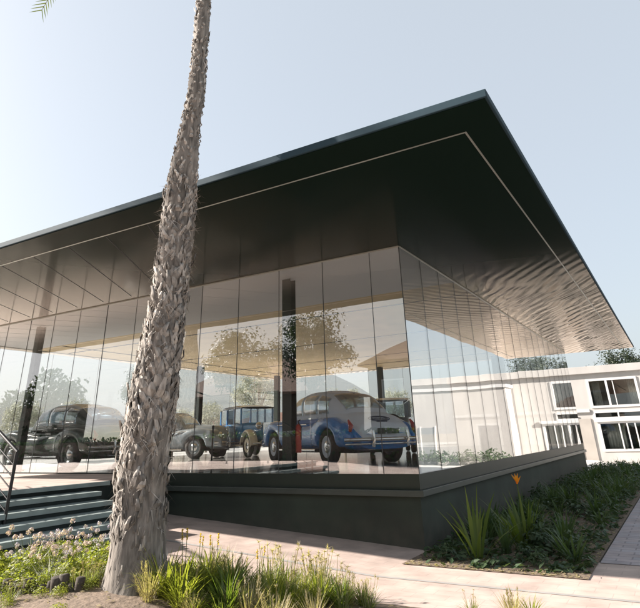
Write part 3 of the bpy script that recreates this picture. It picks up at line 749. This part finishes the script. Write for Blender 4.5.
def make_palm(name, label, base, prof, ztop, boots_from, fronds, group, custom=None, detail=1.0, seed=1):
    global rnd
    keep = rnd; rnd = random.Random(seed)
    root = empty(name, base, label, 'palm tree', group)
    f = palm_axis(prof); n = 40
    mb = MB(); rows = []; N = int(90*detail)
    for i in range(N+1):
        z = -.25 + (ztop+.25)*i/N; cx, cy, r = f(z)
        row = []
        for k in range(n):
            a = 2*PI*k/n
            rr = r*(1+.035*math.sin(3*a+z*1.3)+.03*math.sin(7*a-z*3.1)+.02*rnd.random()) + (.012*math.sin(z*2*PI/.17) if z > boots_from else .006*math.sin(z*31+a*2))
            if z < .35: rr += .16*(.35-z)**2*4*(.6+.4*math.sin(5*a))
            row.append((cx+rr*math.cos(a), cy+rr*math.sin(a), z))
        rows.append(row)
    mb.grid(rows, 0, True, True)
    # persistent leaf bases
    z = boots_from; rowi = 0
    while z < ztop-.1:
        cx, cy, r = f(z); nb = max(6, int(2*PI*r/.078))
        k_up = max(0, min(1, (z-3.4)/2.4))
        for k in range(nb):
            a = 2*PI*(k+.5*(rowi % 2))/nb + rnd.uniform(-.16, .16)
            left = math.cos(a)*-.72 + math.sin(a)*-.69*.2
            if z < boots_from+1.4 and rnd.random() > .12 + .75*max(0, (z-boots_from))/1.4 + (.5 if left > .2 else -.1): continue
            if rnd.random() < .12 + .25*k_up: continue
            big = rnd.random() < .13*(1-.6*k_up)
            wd = (.068-.022*k_up)*rnd.uniform(.6, 1.7); ln = (.215-.10*k_up)*rnd.uniform(.6, 1.25)*(1.3 if big else 1)
            out = (.022-.012*k_up)*rnd.uniform(.3, 1.6)*(2.2 if big else 1)
            rd = Vector((math.cos(a), math.sin(a), 0)); td = Vector((-rd.y, rd.x, 0))
            td = (td + Vector((0, 0, rnd.uniform(-.35, .35)))).normalized()
            up = Vector((0, 0, 1)) + td*rnd.uniform(-.55, .55)
            c0 = Vector((cx, cy, z)) + rd*(r-.02); tip = c0 + up*ln + rd*(out+.02); mid = c0 + up*ln*.5 + rd*(out*.75+.025)
            th = rd*.014
            vs = [c0-td*wd*.5, c0+td*wd*.5, mid-td*wd*.44+th*.3, mid+td*wd*.44+th*.3, mid+th*1.3, tip-td*wd*.20, tip+td*wd*.20, tip-rd*.02-up*.02, c0+th]
            mb.add(vs, [(0, 8, 4, 2), (8, 1, 3, 4), (2, 4, 5), (4, 3, 6), (4, 6, 5), (5, 6, 7), (2, 5, 7), (3, 7, 6)], 1, rnd.random() < .6)
            if rnd.random() < .30 and k_up < .9:        # torn fibre
                for q in range(5):
                    b = c0 + td*rnd.uniform(-.08, .08) + rd*.03; t2 = b + td*rnd.uniform(-.2, .2) + Vector((0, 0, rnd.uniform(-.22, .1))) + rd*rnd.uniform(.03, .12)
                    wv = Vector((0, 0, 1)).cross(rd)*.008; mb.add([b-wv, b+wv, t2], [(0, 1, 2)], 1)
        z += .066+.016*rnd.random(); rowi += 1
    for k in range(420):                               # old scars and fibre ends on the worn base
        z = .05 + 1.7*rnd.random(); a = rnd.uniform(0, 2*PI); cx, cy, r = f(z)
        rr = r + (.16*(.35-z)**2*4*.6 if z < .35 else 0) - .004
        rd = Vector((math.cos(a), math.sin(a), 0)); td = Vector((-rd.y, rd.x, 0)); c0 = Vector((cx, cy, z)) + rd*rr
        wd = rnd.uniform(.012, .05); ln = rnd.uniform(.05, .16); up = Vector((0, 0, 1)) + td*rnd.uniform(-.25, .25)
        mb.add([c0-td*wd*.5, c0+td*wd*.5, c0+up*ln+td*wd*.2+rd*.002, c0+up*ln-td*wd*.2+rd*.002, c0+up*ln*.5+rd*rnd.uniform(.008, .020)], [(0, 1, 4), (1, 2, 4), (2, 3, 4), (3, 0, 4)], rnd.choice((0, 0, 1)))
    tk = mb.build('trunk', [M['bark'], M['boot']], root)
    mb = MB(); cx, cy, r = f(ztop)
    for k in range(fronds):
        az = 2*PI*k*.381966 + rnd.uniform(-.1, .1); lv = k/fronds
        pinnate(mb, (cx, cy, ztop-.1+.3*lv), az, rnd.uniform(2.7, 3.2)+.6*lv, .35+.95*lv, 1.1+.3*rnd.random())
    if custom:
        for (az, L, el, dr) in custom: pinnate(mb, (cx, cy, ztop-.1), az, L, el, dr, 30, .035, .6)
    mb.build('crown', [M['frond'], M['treebark']], root)
    rnd = keep
    return root
TB = CAM + (Vector((-2.10, -4.22, .115)) - CAM)*.865
prof = [(-.3, -.04, 0, .375), (.12, -.04, 0, .355), (.5, -.06, .0, .325), (1.0, -.10, 0, .305), (1.6, -.08, 0, .295), (2.25, -.02, 0, .285), (2.9, .05, 0, .25), (3.65, .13, 0, .222), (4.5, .16, 0, .235), (5.2, .17, 0, .235), (5.7, .21, 0, .20), (6.3, .27, 0, .165), (7.1, .35, 0, .130), (9.4, .36, 0, .118), (13.5, .30, 0, .16)]
make_palm('palm_tree', 'tall palm with rough shaggy trunk standing in the planted bed before the pavilion', TB, prof, 13.4, .50, 34, None, custom=[(math.radians(182), 6.0, .32, 1.4)], seed=5).scale = (.865, .865, .865)
prof2 = [(-.3, 0, 0, .5), (.3, 0, 0, .45), (3, .03, 0, .45), (6.0, .06, 0, .40), (7.0, .06, 0, .30), (12.5, .1, 0, .24)]
make_palm('palm_tree', 'street palm across from the pavilion mirrored as a pale stepped shape in the front glass', (-17.0, -12.0, 0), prof2, 12.4, .5, 30, None, detail=.6, seed=9)

# ------------------------------------------------------------------ leafy trees
def tree_mesh(hh, rad, trunk_r, clumps, leaves, size, leaf, seed, squash=.8):
    r_ = random.Random(seed)
    t = MB(); top = hh*.55
    t.tube([(0, 0, -.3), (.05, 0, hh*.15), (-.03, .05, hh*.35), (0, 0, top)], [trunk_r*1.3, trunk_r, trunk_r*.8, trunk_r*.5], 9)
    c = MB(); cz = hh-rad*squash
    for k in range(clumps):
        while True:
            p = Vector((r_.uniform(-1, 1), r_.uniform(-1, 1), r_.uniform(-1, 1)))
            if .25 < p.length < 1: break
        q = Vector((p.x*rad*.8, p.y*rad*.8, cz+p.z*rad*squash*.85)); cr = rad*r_.uniform(.20, .38)
        if k % 2 == 0: t.tube([(0, 0, top*.75+.2*r_.random()), ((q.x)*.5, q.y*.5, (top+q.z)*.5), q], [trunk_r*.35, trunk_r*.2, .01], 5)
        for j in range(leaves):
            d = Vector((r_.gauss(0, 1), r_.gauss(0, 1), r_.gauss(0, .8))); d.normalize()
            pos = q + d*cr*(r_.random()**.45)
            nn = d + Vector((r_.uniform(-.7, .7), r_.uniform(-.7, .7), r_.uniform(0, .9)))
            c.leaf(pos, nn, size*r_.uniform(.6, 1.3), size*.55*r_.uniform(.7, 1.2), r_.uniform(0, 6.3))
    return t, c
protos = {}
def tree(kind, name, label, loc, sc=1.0, rz=0.0, group=None):
    if kind not in protos:
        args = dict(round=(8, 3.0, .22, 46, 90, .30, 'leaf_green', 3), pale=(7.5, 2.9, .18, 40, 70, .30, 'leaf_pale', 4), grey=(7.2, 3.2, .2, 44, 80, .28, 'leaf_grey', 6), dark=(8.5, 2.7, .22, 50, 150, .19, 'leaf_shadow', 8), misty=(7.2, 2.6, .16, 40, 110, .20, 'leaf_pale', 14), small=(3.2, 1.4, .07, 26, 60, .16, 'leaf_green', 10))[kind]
        t, c = tree_mesh(*args[:6], args[6], args[7])
        root = empty(name, loc, label, 'tree', group)
        t.build('trunk', M['treebark'], root); c.build('crown', M[args[6]], root); protos[kind] = root
    else:
        root = copy_tree(protos[kind]); root.name = name; tag(root, label, 'tree', group)
    root.location = loc; root.scale = (sc, sc, sc); root.rotation_euler = (0, 0, rz)
    return root
mb = MB(); r_ = random.Random(61)
for k in range(24000):
    x = r_.uniform(-110, 16); z = r_.uniform(.05, 2.1); y = -17.6 + r_.uniform(-.6, .6)*(1 if z < 1.8 else .8)
    mb.leaf((x, y, z), (r_.uniform(-.8, .8), r_.choice([-1, 1])*r_.uniform(0, 1), r_.uniform(-.2, .9)), .24*r_.uniform(.6, 1.3), .14, r_.uniform(0, 6))
hg = empty('added_dark_hedge', (-23, -17.6, 0), 'long dark hedge added along the road edge to darken low reflections in the glass', 'hedge')  # added out of view to keep reflections in the lower glass dark
o = mb.build('foliage', M['leaf_dark'], hg); o.location = (23, 17.6, 0)
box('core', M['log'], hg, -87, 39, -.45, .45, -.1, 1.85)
BT = 'trees mirrored in the showroom glass'
tree('dark', 'leafy_tree', 'street tree across the road whose crown is mirrored left of the dark corner column', (-22.5, -23, -.1), 1.12, .4, BT)
tree('dark', 'leafy_tree', 'street tree across the road whose crown is mirrored right of the dark corner column', (-16.8, -24, -.1), 1.24, 2.2, BT)
tree('dark', 'leafy_tree', 'dark tree across the road mirrored behind the left palm reflection', (-36, -27, -.1), 1.0, 1.0, BT)
tree('dark', 'leafy_tree', 'dark tree across the road mirrored low at the far left of the glass', (-46, -26, -.1), .85, 3.0, BT)
mb = MB(); r_ = random.Random(62)
for k in range(30000):
    x = r_.uniform(-120, -37); top = 6.3 + .9*math.sin(x*.43) + .6*math.sin(x*1.37+1); z = top*r_.random()**.8; y = -20.6 + r_.uniform(-1, 1)
    mb.leaf((x, y, z), (r_.uniform(-.8, .8), r_.choice([-1, 1])*r_.uniform(0, 1), r_.uniform(-.2, .9)), .42*r_.uniform(.6, 1.3), .24, r_.uniform(0, 6))
hg = empty('added_sky_screen_hedge', (-78, -20.6, 0), 'tall uneven dark hedge added across the road to block reflected sky at left', 'hedge')  # unseen screen added so no sky is reflected over the left car
o = mb.build('foliage', M['leaf_shadow'], hg); o.location = (78, 20.6, 0)
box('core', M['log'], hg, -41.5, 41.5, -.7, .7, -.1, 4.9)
RT = 'trees beyond the showroom'
vx = lambda px, D, z=0: None
def ray_xy(px, D, py=425):
    f = 551.35; v = Vector(((px-319.5)/f, -(py-186.74)/f, -1)); d = cam_matrix() @ v; d.z = 0; d.normalize(); return CAM.x + d.x*D, CAM.y + d.y*D
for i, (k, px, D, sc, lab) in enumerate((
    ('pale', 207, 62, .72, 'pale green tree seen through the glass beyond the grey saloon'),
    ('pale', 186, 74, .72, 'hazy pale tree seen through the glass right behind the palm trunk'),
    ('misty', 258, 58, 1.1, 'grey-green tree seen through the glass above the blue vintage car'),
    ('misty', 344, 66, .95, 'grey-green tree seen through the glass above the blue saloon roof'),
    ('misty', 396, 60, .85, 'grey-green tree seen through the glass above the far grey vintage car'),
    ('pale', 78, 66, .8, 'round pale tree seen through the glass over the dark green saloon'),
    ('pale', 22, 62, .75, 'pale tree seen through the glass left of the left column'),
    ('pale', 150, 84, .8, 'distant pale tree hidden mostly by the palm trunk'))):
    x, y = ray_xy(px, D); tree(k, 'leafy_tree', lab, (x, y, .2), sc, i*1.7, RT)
tree('dark', 'leafy_tree', 'grey-green tree rising behind the white building parapet at the roof end', (1.2, 42, 0), .93, .3, 'trees behind the white building')
tree('dark', 'leafy_tree', 'grey-green tree at the right picture edge behind the white parapet', (6.0, 42, 0), .95, 2.3, 'trees behind the white building')
tree('dark', 'leafy_tree', 'lower grey-green tree behind the white parapet between its two taller neighbours', (3.6, 43, 0), .88, 1.3, 'trees behind the white building')

# ------------------------------------------------------------------ houses across the road and beyond
def hip_house(name, label, x0, x1, y0, y1, eave, ridge, wall_m, over=.6):
    cx, cy = (x0+x1)/2, (y0+y1)/2
    r = empty(name, (cx, cy, 0), label, 'house')
    a, b = (x1-x0)/2, (y1-y0)/2
    box('wall', M[wall_m], r, -a, a, -b, b, -.3, eave)
    A, B = a+over, b+over; k = max(.2, A-B)
    mb = MB(); mb.add([(-A, -B, eave), (A, -B, eave), (A, B, eave), (-A, B, eave), (-k, 0, ridge), (k, 0, ridge), (-A, -B, eave-.15), (A, -B, eave-.15), (A, B, eave-.15), (-A, B, eave-.15)],
        [(0, 1, 5, 4), (1, 2, 5), (2, 3, 4, 5), (3, 0, 4), (0, 6, 7, 1), (1, 7, 8, 2), (2, 8, 9, 3), (3, 9, 6, 0), (9, 8, 7, 6)])
    rf = mb.build('roof', M['terracotta'], r)
    box('chimney', M['beige'], rf, -a*.5, -a*.5+.7, .3, 1.0, eave+.3, ridge+.6)
    for sx in (-.6, 0, .6):
        for z in ((.9, 2.2), (3.7, 5.0)):
            if z[1] > eave-.3: continue
            x = sx*a
            for (yy, s) in ((b, 1), (-b, -1)):
                wn = box('window', M['whitepaint'], r, x-.75, x+.75, yy-.02*s if s > 0 else yy-.05, yy+.05 if s > 0 else yy+.02, z[0]-.08, z[1]+.08)
                box('pane', M['winglass'], wn, x-.66, x+.66, (yy+.052 if s > 0 else yy-.062), (yy+.062 if s > 0 else yy-.052), z[0], z[1])
    return r
hip_house('hip_roof_house', 'two-storey house with brown hip roof across the road mirrored near the glass corner', -13.0, -4.5, -33, -25, 6.2, 8.9, 'brick')
hip_house('hip_roof_house', 'wide low house with brown hip roof across the road mirrored below the left trees', -33, -18.5, -35, -27.5, 5.0, 8.0, 'brick')
hip_house('hip_roof_house', 'house with brown hip roof across the road to the right of the palm row', 3, 14, -36, -27, 4.0, 6.6, 'brick')
x, y = ray_xy(205, 95); hip_house('hip_roof_house', 'pale distant house seen through the showroom beyond the parking lot', x-8, x+8, y-5, y+5, 3.2, 5.0, 'white')
x, y = ray_xy(300, 90); hip_house('hip_roof_house', 'long pale house far beyond the showroom behind the column', x-12, x+12, y-5, y+5, 3.4, 5.4, 'white')

# ------------------------------------------------------------------ planting
def strappy(name, n, L, wd, spread, leaf, seed, droop=1.2, rad=.10):
    r_ = random.Random(seed); mb = MB()
    for k in range(n):
        a = r_.uniform(0, 2*PI); q = rad*math.sqrt(r_.random())
        mb.strap((q*math.cos(a), q*math.sin(a), -.02), a+r_.uniform(-.5, .5), L*r_.uniform(.6, 1.15), wd*r_.uniform(.7, 1.2), r_.uniform(.02, spread), droop*r_.uniform(.3, 1.1))
    return mb
def bushy(n, R, H, ls, lw, seed):
    r_ = random.Random(seed); mb = MB()
    for k in range(n):
        a = r_.uniform(0, 2*PI); q = R*math.sqrt(r_.random()); z = H*(.15+.85*r_.random())*(1-.45*(q/R)**2)
        mb.leaf((q*math.cos(a), q*math.sin(a), z), (math.cos(a)*.6+r_.uniform(-.6, .6), math.sin(a)*.6+r_.uniform(-.6, .6), .9), ls*r_.uniform(.6, 1.3), lw*r_.uniform(.7, 1.3), r_.uniform(0, 6.3))
    return mb
def plant(name, label, cat, group, foliage, fm, stalks=None, sm=None, bm_=None):
    root = empty(name, (0, 0, 0), label, cat, group)
    foliage.build('foliage', M[fm], root)
    if stalks: 
        for (a_, b_) in stalks:
            if a_ is None: continue
            sk = a_.build('flower_stalk', M[sm], root)
            if b_: b_.build('flower', M[bm_], sk)
    return root
def stalkset(n, hgt, seed, head, tilt=.25, rad=.12, r0=.005):
    r_ = random.Random(seed); res = []; st_ = MB(); bl = st_
    for k in range(n):
        if head in ('spike', 'umbel'): st_ = MB(); bl = MB(); res.append((st_, bl))
        a = r_.uniform(0, 6.3); q = rad*r_.random(); t = r_.uniform(0, tilt); L = hgt*r_.uniform(.7, 1.15)
        p0 = Vector((q*math.cos(a), q*math.sin(a), 0)); p1 = p0 + Vector((math.cos(a)*math.sin(t), math.sin(a)*math.sin(t), math.cos(t)))*L
        st_.tube([p0, (p0+p1)/2+Vector((0, 0, .02)), p1], [r0, r0*.8, r0*.6], 5)
        d = (p1-p0).normalized()
        if head == 'spike':
            for j in range(34):
                u = r_.random(); b = p1 - d*(.16*u); bl.leaf(b + Vector((r_.uniform(-1, 1), r_.uniform(-1, 1), 0))*.014*(1.2-.5*(1-u)), (r_.uniform(-1, 1), r_.uniform(-1, 1), .5), .035, .022, r_.uniform(0, 6))
        elif head == 'umbel':
            for j in range(40):
                v = Vector((r_.gauss(0, 1), r_.gauss(0, 1), r_.gauss(0, 1)+.4)).normalized(); bl.leaf(p1 + v*.036*r_.uniform(.6, 1), v, .024, .014, r_.uniform(0, 6))
        elif head == 'seed':
            for j in range(16):
                v = Vector((r_.gauss(0, 1), r_.gauss(0, 1), r_.gauss(0, 1)+.5)).normalized(); tp = p1 + v*.06*r_.uniform(.5, 1.2)
                wv = v.orthogonal()*.003; bl.add([p1-wv, p1+wv, tp], [(0, 1, 2)])
        elif head == 'plume':
            for j in range(40):
                u = r_.random(); b = p1 - d*(.24*u); v = Vector((r_.uniform(-1, 1), r_.uniform(-1, 1), 1.2)).normalized(); tp = b + v*.05
                wv = v.orthogonal()*.003; bl.add([b-wv, b+wv, tp], [(0, 1, 2)])
    return res or [(st_, None)]
G1 = 'plants in the bed beside the palm'; G2 = 'plants in the bed before the steps'; G3 = 'plants in the shaded border along the plinth'
P = {}
P['lime'] = [plant('strap_leaf_plant', 'lime green strap-leaved plant packed in the sunny bed right of the palm trunk', 'plant', G1, strappy('', 80, .60, .024, .75, 'leaf_lime', s, 1.4), 'leaf_lime') for s in (1, 2)]
P['green'] = [plant('strap_leaf_plant', 'mid green strap-leaved plant packed in the sunny bed right of the palm trunk', 'plant', G1, strappy('', 70, .56, .024, .75, 'leaf_green', s, 1.4), 'leaf_green') for s in (3,)]
s_ = stalkset(6, .50, 21, 'seed', .4); P['seed'] = [plant('dry_flower_plant', 'straw coloured plant with dry seed heads at the edge of the sunny bed', 'plant', G1, strappy('', 70, .40, .011, .9, '', 22), 'leaf_grey', s_, 'straw')]
s_ = stalkset(8, .52, 23, 'plume', .45); P['grass'] = [plant('ornamental_grass', 'pale feathery ornamental grass tuft in the sunny bed', 'grass tuft', G1, strappy('', 90, .55, .010, .6, '', 24, 1.0), 'straw', s_, 'straw')]
s_ = stalkset(2, .95, 25, 'spike', .12, .05, .007); P['spike'] = [plant('yellow_spike_flower', 'green clump with upright yellow flower spikes rising over the sunny bed', 'plant', G1, strappy('', 40, .5, .03, .5, '', 26), 'leaf_lime', s_, 'leaf_green', 'yellow')]
P['low'] = [plant('low_leafy_plant', 'low yellow-green leafy plant in the bed before the steps', 'plant', G2, bushy(300, .26, .28, .055, .026, s), 'leaf_lime') for s in (31, 32)]
s_ = stalkset(4, .44, 36, 'umbel', .5, .18, .003); P['pink'] = [plant('pink_flower_plant', 'wispy plant with small pink flower heads in the bed before the steps', 'plant', G2, strappy('', 60, .34, .010, .8, '', 37), 'leaf_pale', s_, 'leaf_green', 'pink')]
s_ = stalkset(4, .46, 33, 'umbel', .45, .15, .004); P['lilac'] = [plant('lilac_flower_plant', 'yellow-green plant with pale lilac flower heads in the bed before the steps', 'plant', G2, bushy(240, .24, .27, .05, .024, 34), 'leaf_lime', s_, 'leaf_green', 'lilac')]
P['dark'] = [plant('shade_plant', 'upright strap-leaved plant in the shaded border along the plinth', 'plant', G3, strappy('', 30, .62, .045, .65, '', s, 1.0), 'leaf_mid') for s in (41, 42)]
P['darkb'] = [plant('shade_plant', 'dark green bushy plant in the shaded border along the plinth', 'plant', G3, bushy(150, .28, .45, .13, .06, s), 'leaf_dark') for s in (43, 44)]
used = set()
def put(kind, x, y, sc=1.0, z=None, label=None, group=None):
    p = rnd.choice(P[kind])
    if p.name not in used: used.add(p.name); o = p
    else: o = copy_tree(p)
    place(o, x, y, rnd.uniform(0, 6.28), (hb(x, y) if y < -3.1 else h(x, y)+.005) if z is None else z, sc)
    if label: o['label'] = label
    if group: o['group'] = group
    return o
def ok_trunk(x, y): return (x-TB.x)**2 + (y-TB.y)**2 > .40**2
# bed right of the palm
for k in range(70):
    x = rnd.uniform(-1.15, .75); y = rnd.uniform(-5.3, -3.5)
    if not ok_trunk(x, y) or (y + 5.0) > (x+1.15)*1.5 + .55: continue
    kind = rnd.choices(['lime', 'green', 'seed', 'grass'], [6, 2, 3, 3] if x < -.1 else [2, 1, 3, 3])[0]
    put(kind, x, y, rnd.uniform(.42, .8)*(.85 if x > -.1 else 1))
for x, y in ((-.95, -4.45), (-.8, -4.35), (-1.0, -4.6), (-.3, -4.2)): put('spike', x, y, rnd.uniform(.6, .75))
for k in range(16): put('seed', rnd.uniform(-.8, .95), rnd.uniform(-4.0, -3.3), rnd.uniform(.55, 1.0))
put('grass', 2.15, -3.2, .55, label='small pale grass tuft at the paving edge near the lower right corner')
put('lime', 2.35, -3.22, .42, label='small lime green clump at the paving edge near the lower right corner')
put('seed', 1.75, -3.25, .45, label='small dry flower plant at the paving edge near the lower right corner')
# bed before the steps
for k in range(150):
    x = rnd.uniform(-3.7, -1.5); y = rnd.uniform(-5.6, -3.35)
    if x > -1.85 + (-5.0-y)*.5 or y < -5.75 + (x+3.0)*.25 + .2: continue
    if not ok_trunk(x, y): continue
    put(rnd.choices(['low', 'lilac', 'pink'], [12, 1, 2])[0], x, y, rnd.uniform(.6, .95))
for k in range(12): put(rnd.choice(['lilac', 'pink', 'lilac']), rnd.uniform(-3.7, -2.5), rnd.uniform(-5.0, -3.3), rnd.uniform(.85, 1.1))
for k in range(12):
    t = rnd.random(); put('low', -3.0+1.2*t, -5.68+.3*t+rnd.uniform(-.1, .12), rnd.uniform(.4, .7))
mb = MB()
for k in range(1400):
    x = rnd.uniform(-3.4, 2.8); y = rnd.uniform(-6.6, -3.3); s_ = rnd.uniform(.01, .03)
    mb.leaf((x, y, hb(x, y)+.006+.012*rnd.random()), (rnd.uniform(-.4, .4), rnd.uniform(-.4, .4), 1), s_*2.2, s_, rnd.uniform(0, 6.3))
tag(mb.build('dry_leaves', M['straw']), 'dry leaf litter scattered over the sandy soil round the palm', 'leaf litter', None, 'stuff')
for k in range(26):
    x = rnd.uniform(-2.9, .2); y = -5.75 - rnd.random()*.6
    if ok_trunk(x, y): put(rnd.choice(['low', 'low', 'seed']), x, y, rnd.uniform(.2, .42))
for k in range(14): put(rnd.choice(['low', 'seed', 'low']), rnd.uniform(-2.3, -1.6), rnd.uniform(-5.65, -5.2), rnd.uniform(.3, .5))
# edging of short logs in front of it
n = 15
for k in range(n):
    t = k/(n-1); x = -2.95 + t*1.25; y = -5.72 + t*.30
    o = MB(); hh_ = rnd.uniform(.06, .17); r0 = rnd.uniform(.035, .065)
    o.lathe([(r0*1.02, -.1), (r0, hh_*.6), (r0*.96, hh_), (r0*.5, hh_+.008), (0, hh_+.004)], None, 10)
    ob = o.build('edging_log', M['log']); ob.location = (x, y, hb(x, y)-.02); ob.rotation_euler = (rnd.uniform(-.16, .16), rnd.uniform(-.16, .16), rnd.uniform(0, 6))
    tag(ob, 'short weathered edging log along the front of the flower bed', 'edging log', 'logs edging the flower bed')
# shaded border beside the pavilion
mb = MB(); r_ = random.Random(77)
for k in range(10500):
    x = r_.uniform(.12, 2.56); y = -1.0 + 23.4*(r_.random()**1.35)
    q = math.sin(x*3.1+1.3*math.sin(y*1.7))+math.sin(y*2.3+x*1.1)+.9*math.sin(x*7.7-y*5.1)
    if q < .25-.09*(y+1) and r_.random() < .93: continue
    z = h(x, y)+.012 + r_.random()**1.5*min(.38, .07+.03*max(0, y+1))
    s = r_.uniform(.05, .12)
    mb.leaf((x, y, z), (r_.uniform(-.7, .7), r_.uniform(-.7, .7), 1), s*1.5, s*.7, r_.uniform(0, 6.3))
tag(mb.build('ground_cover', M['leaf_dark']), 'dark leafy ground cover carpeting the shaded border', 'ground cover', None, 'stuff')
mb = MB()
for k in range(1500):
    x = r_.uniform(.06, 2.58); y = -1.1 + 5*r_.random()**1.6; s = r_.uniform(.012, .035)
    mb.leaf((x, y, h(x, y)+.013+.012*r_.random()), (r_.uniform(-.3, .3), r_.uniform(-.3, .3), 1), s*2, s, r_.uniform(0, 6.3))
tag(mb.build('fallen_leaves', M['straw']), 'dry fallen leaves scattered on the soil at the border front', 'fallen leaves', None, 'stuff')
for k in range(110):
    y = -.2 + 22.5*(k/110)**1.15 + rnd.uniform(-.2, .2); x = rnd.uniform(.35, 2.35)
    if y < .8 and x < 1.7: continue
    put(rnd.choice(['dark', 'dark', 'darkb']), x, y, rnd.uniform(.6, 1.0)*(1.0 if y < 6 else 1.15), h(x, y)+.01)
mb = strappy('', 13, 1.0, .055, .75, '', 51, .8, .08)
o = plant('sword_leaf_plant', 'upright plant with long curved sword leaves near the plinth corner', 'plant', G3, mb, 'leaf_green'); place(o, .98, -.42, 1.2, .01)
mb = strappy('', 26, .85, .06, .7, '', 52, .7, .14); s_ = MB(); s_.tube([(0, 0, 0), (.02, .0, .55), (.03, .0, .92)], [.010, .009, .008], 6)
b_ = MB()
for k in range(7): b_.strap((.03, 0, .92), k*.9, .17, .045, .1+.08*k, .4)
o = plant('orange_flower_plant', 'upright leafy plant with a single orange flower in the shaded border', 'plant', G3, mb, 'leaf_green', [(s_, b_)], 'leaf_green', 'orange'); place(o, 1.42, .75, .3, .01)
put('dark', 1.25, .2, .8, .01); put('darkb', .55, -.5, .45, .01); put('darkb', 1.9, -.55, .5, .01); put('dark', 2.1, .3, .7, .01); put('darkb', 1.6, -.1, .5, .01); put('dark', .6, 1.0, .8, .01)
# shrubs along the court beside the annex, seen mirrored in the side glass
for k in range(9):
    x = 5.4 + .75*k; o = put('darkb', x, 27.2+rnd.uniform(-.2, .2), rnd.uniform(1.5, 2.0), 0, 'rounded dark shrub in the row along the foot of the white annex', 'shrubs along the annex wall')
# unused source plants must not stay at the origin
for lst in P.values():
    for p in lst:
        if p.name not in used:
            for c in list(p.children): bpy.data.objects.remove(c)
            bpy.data.objects.remove(p)
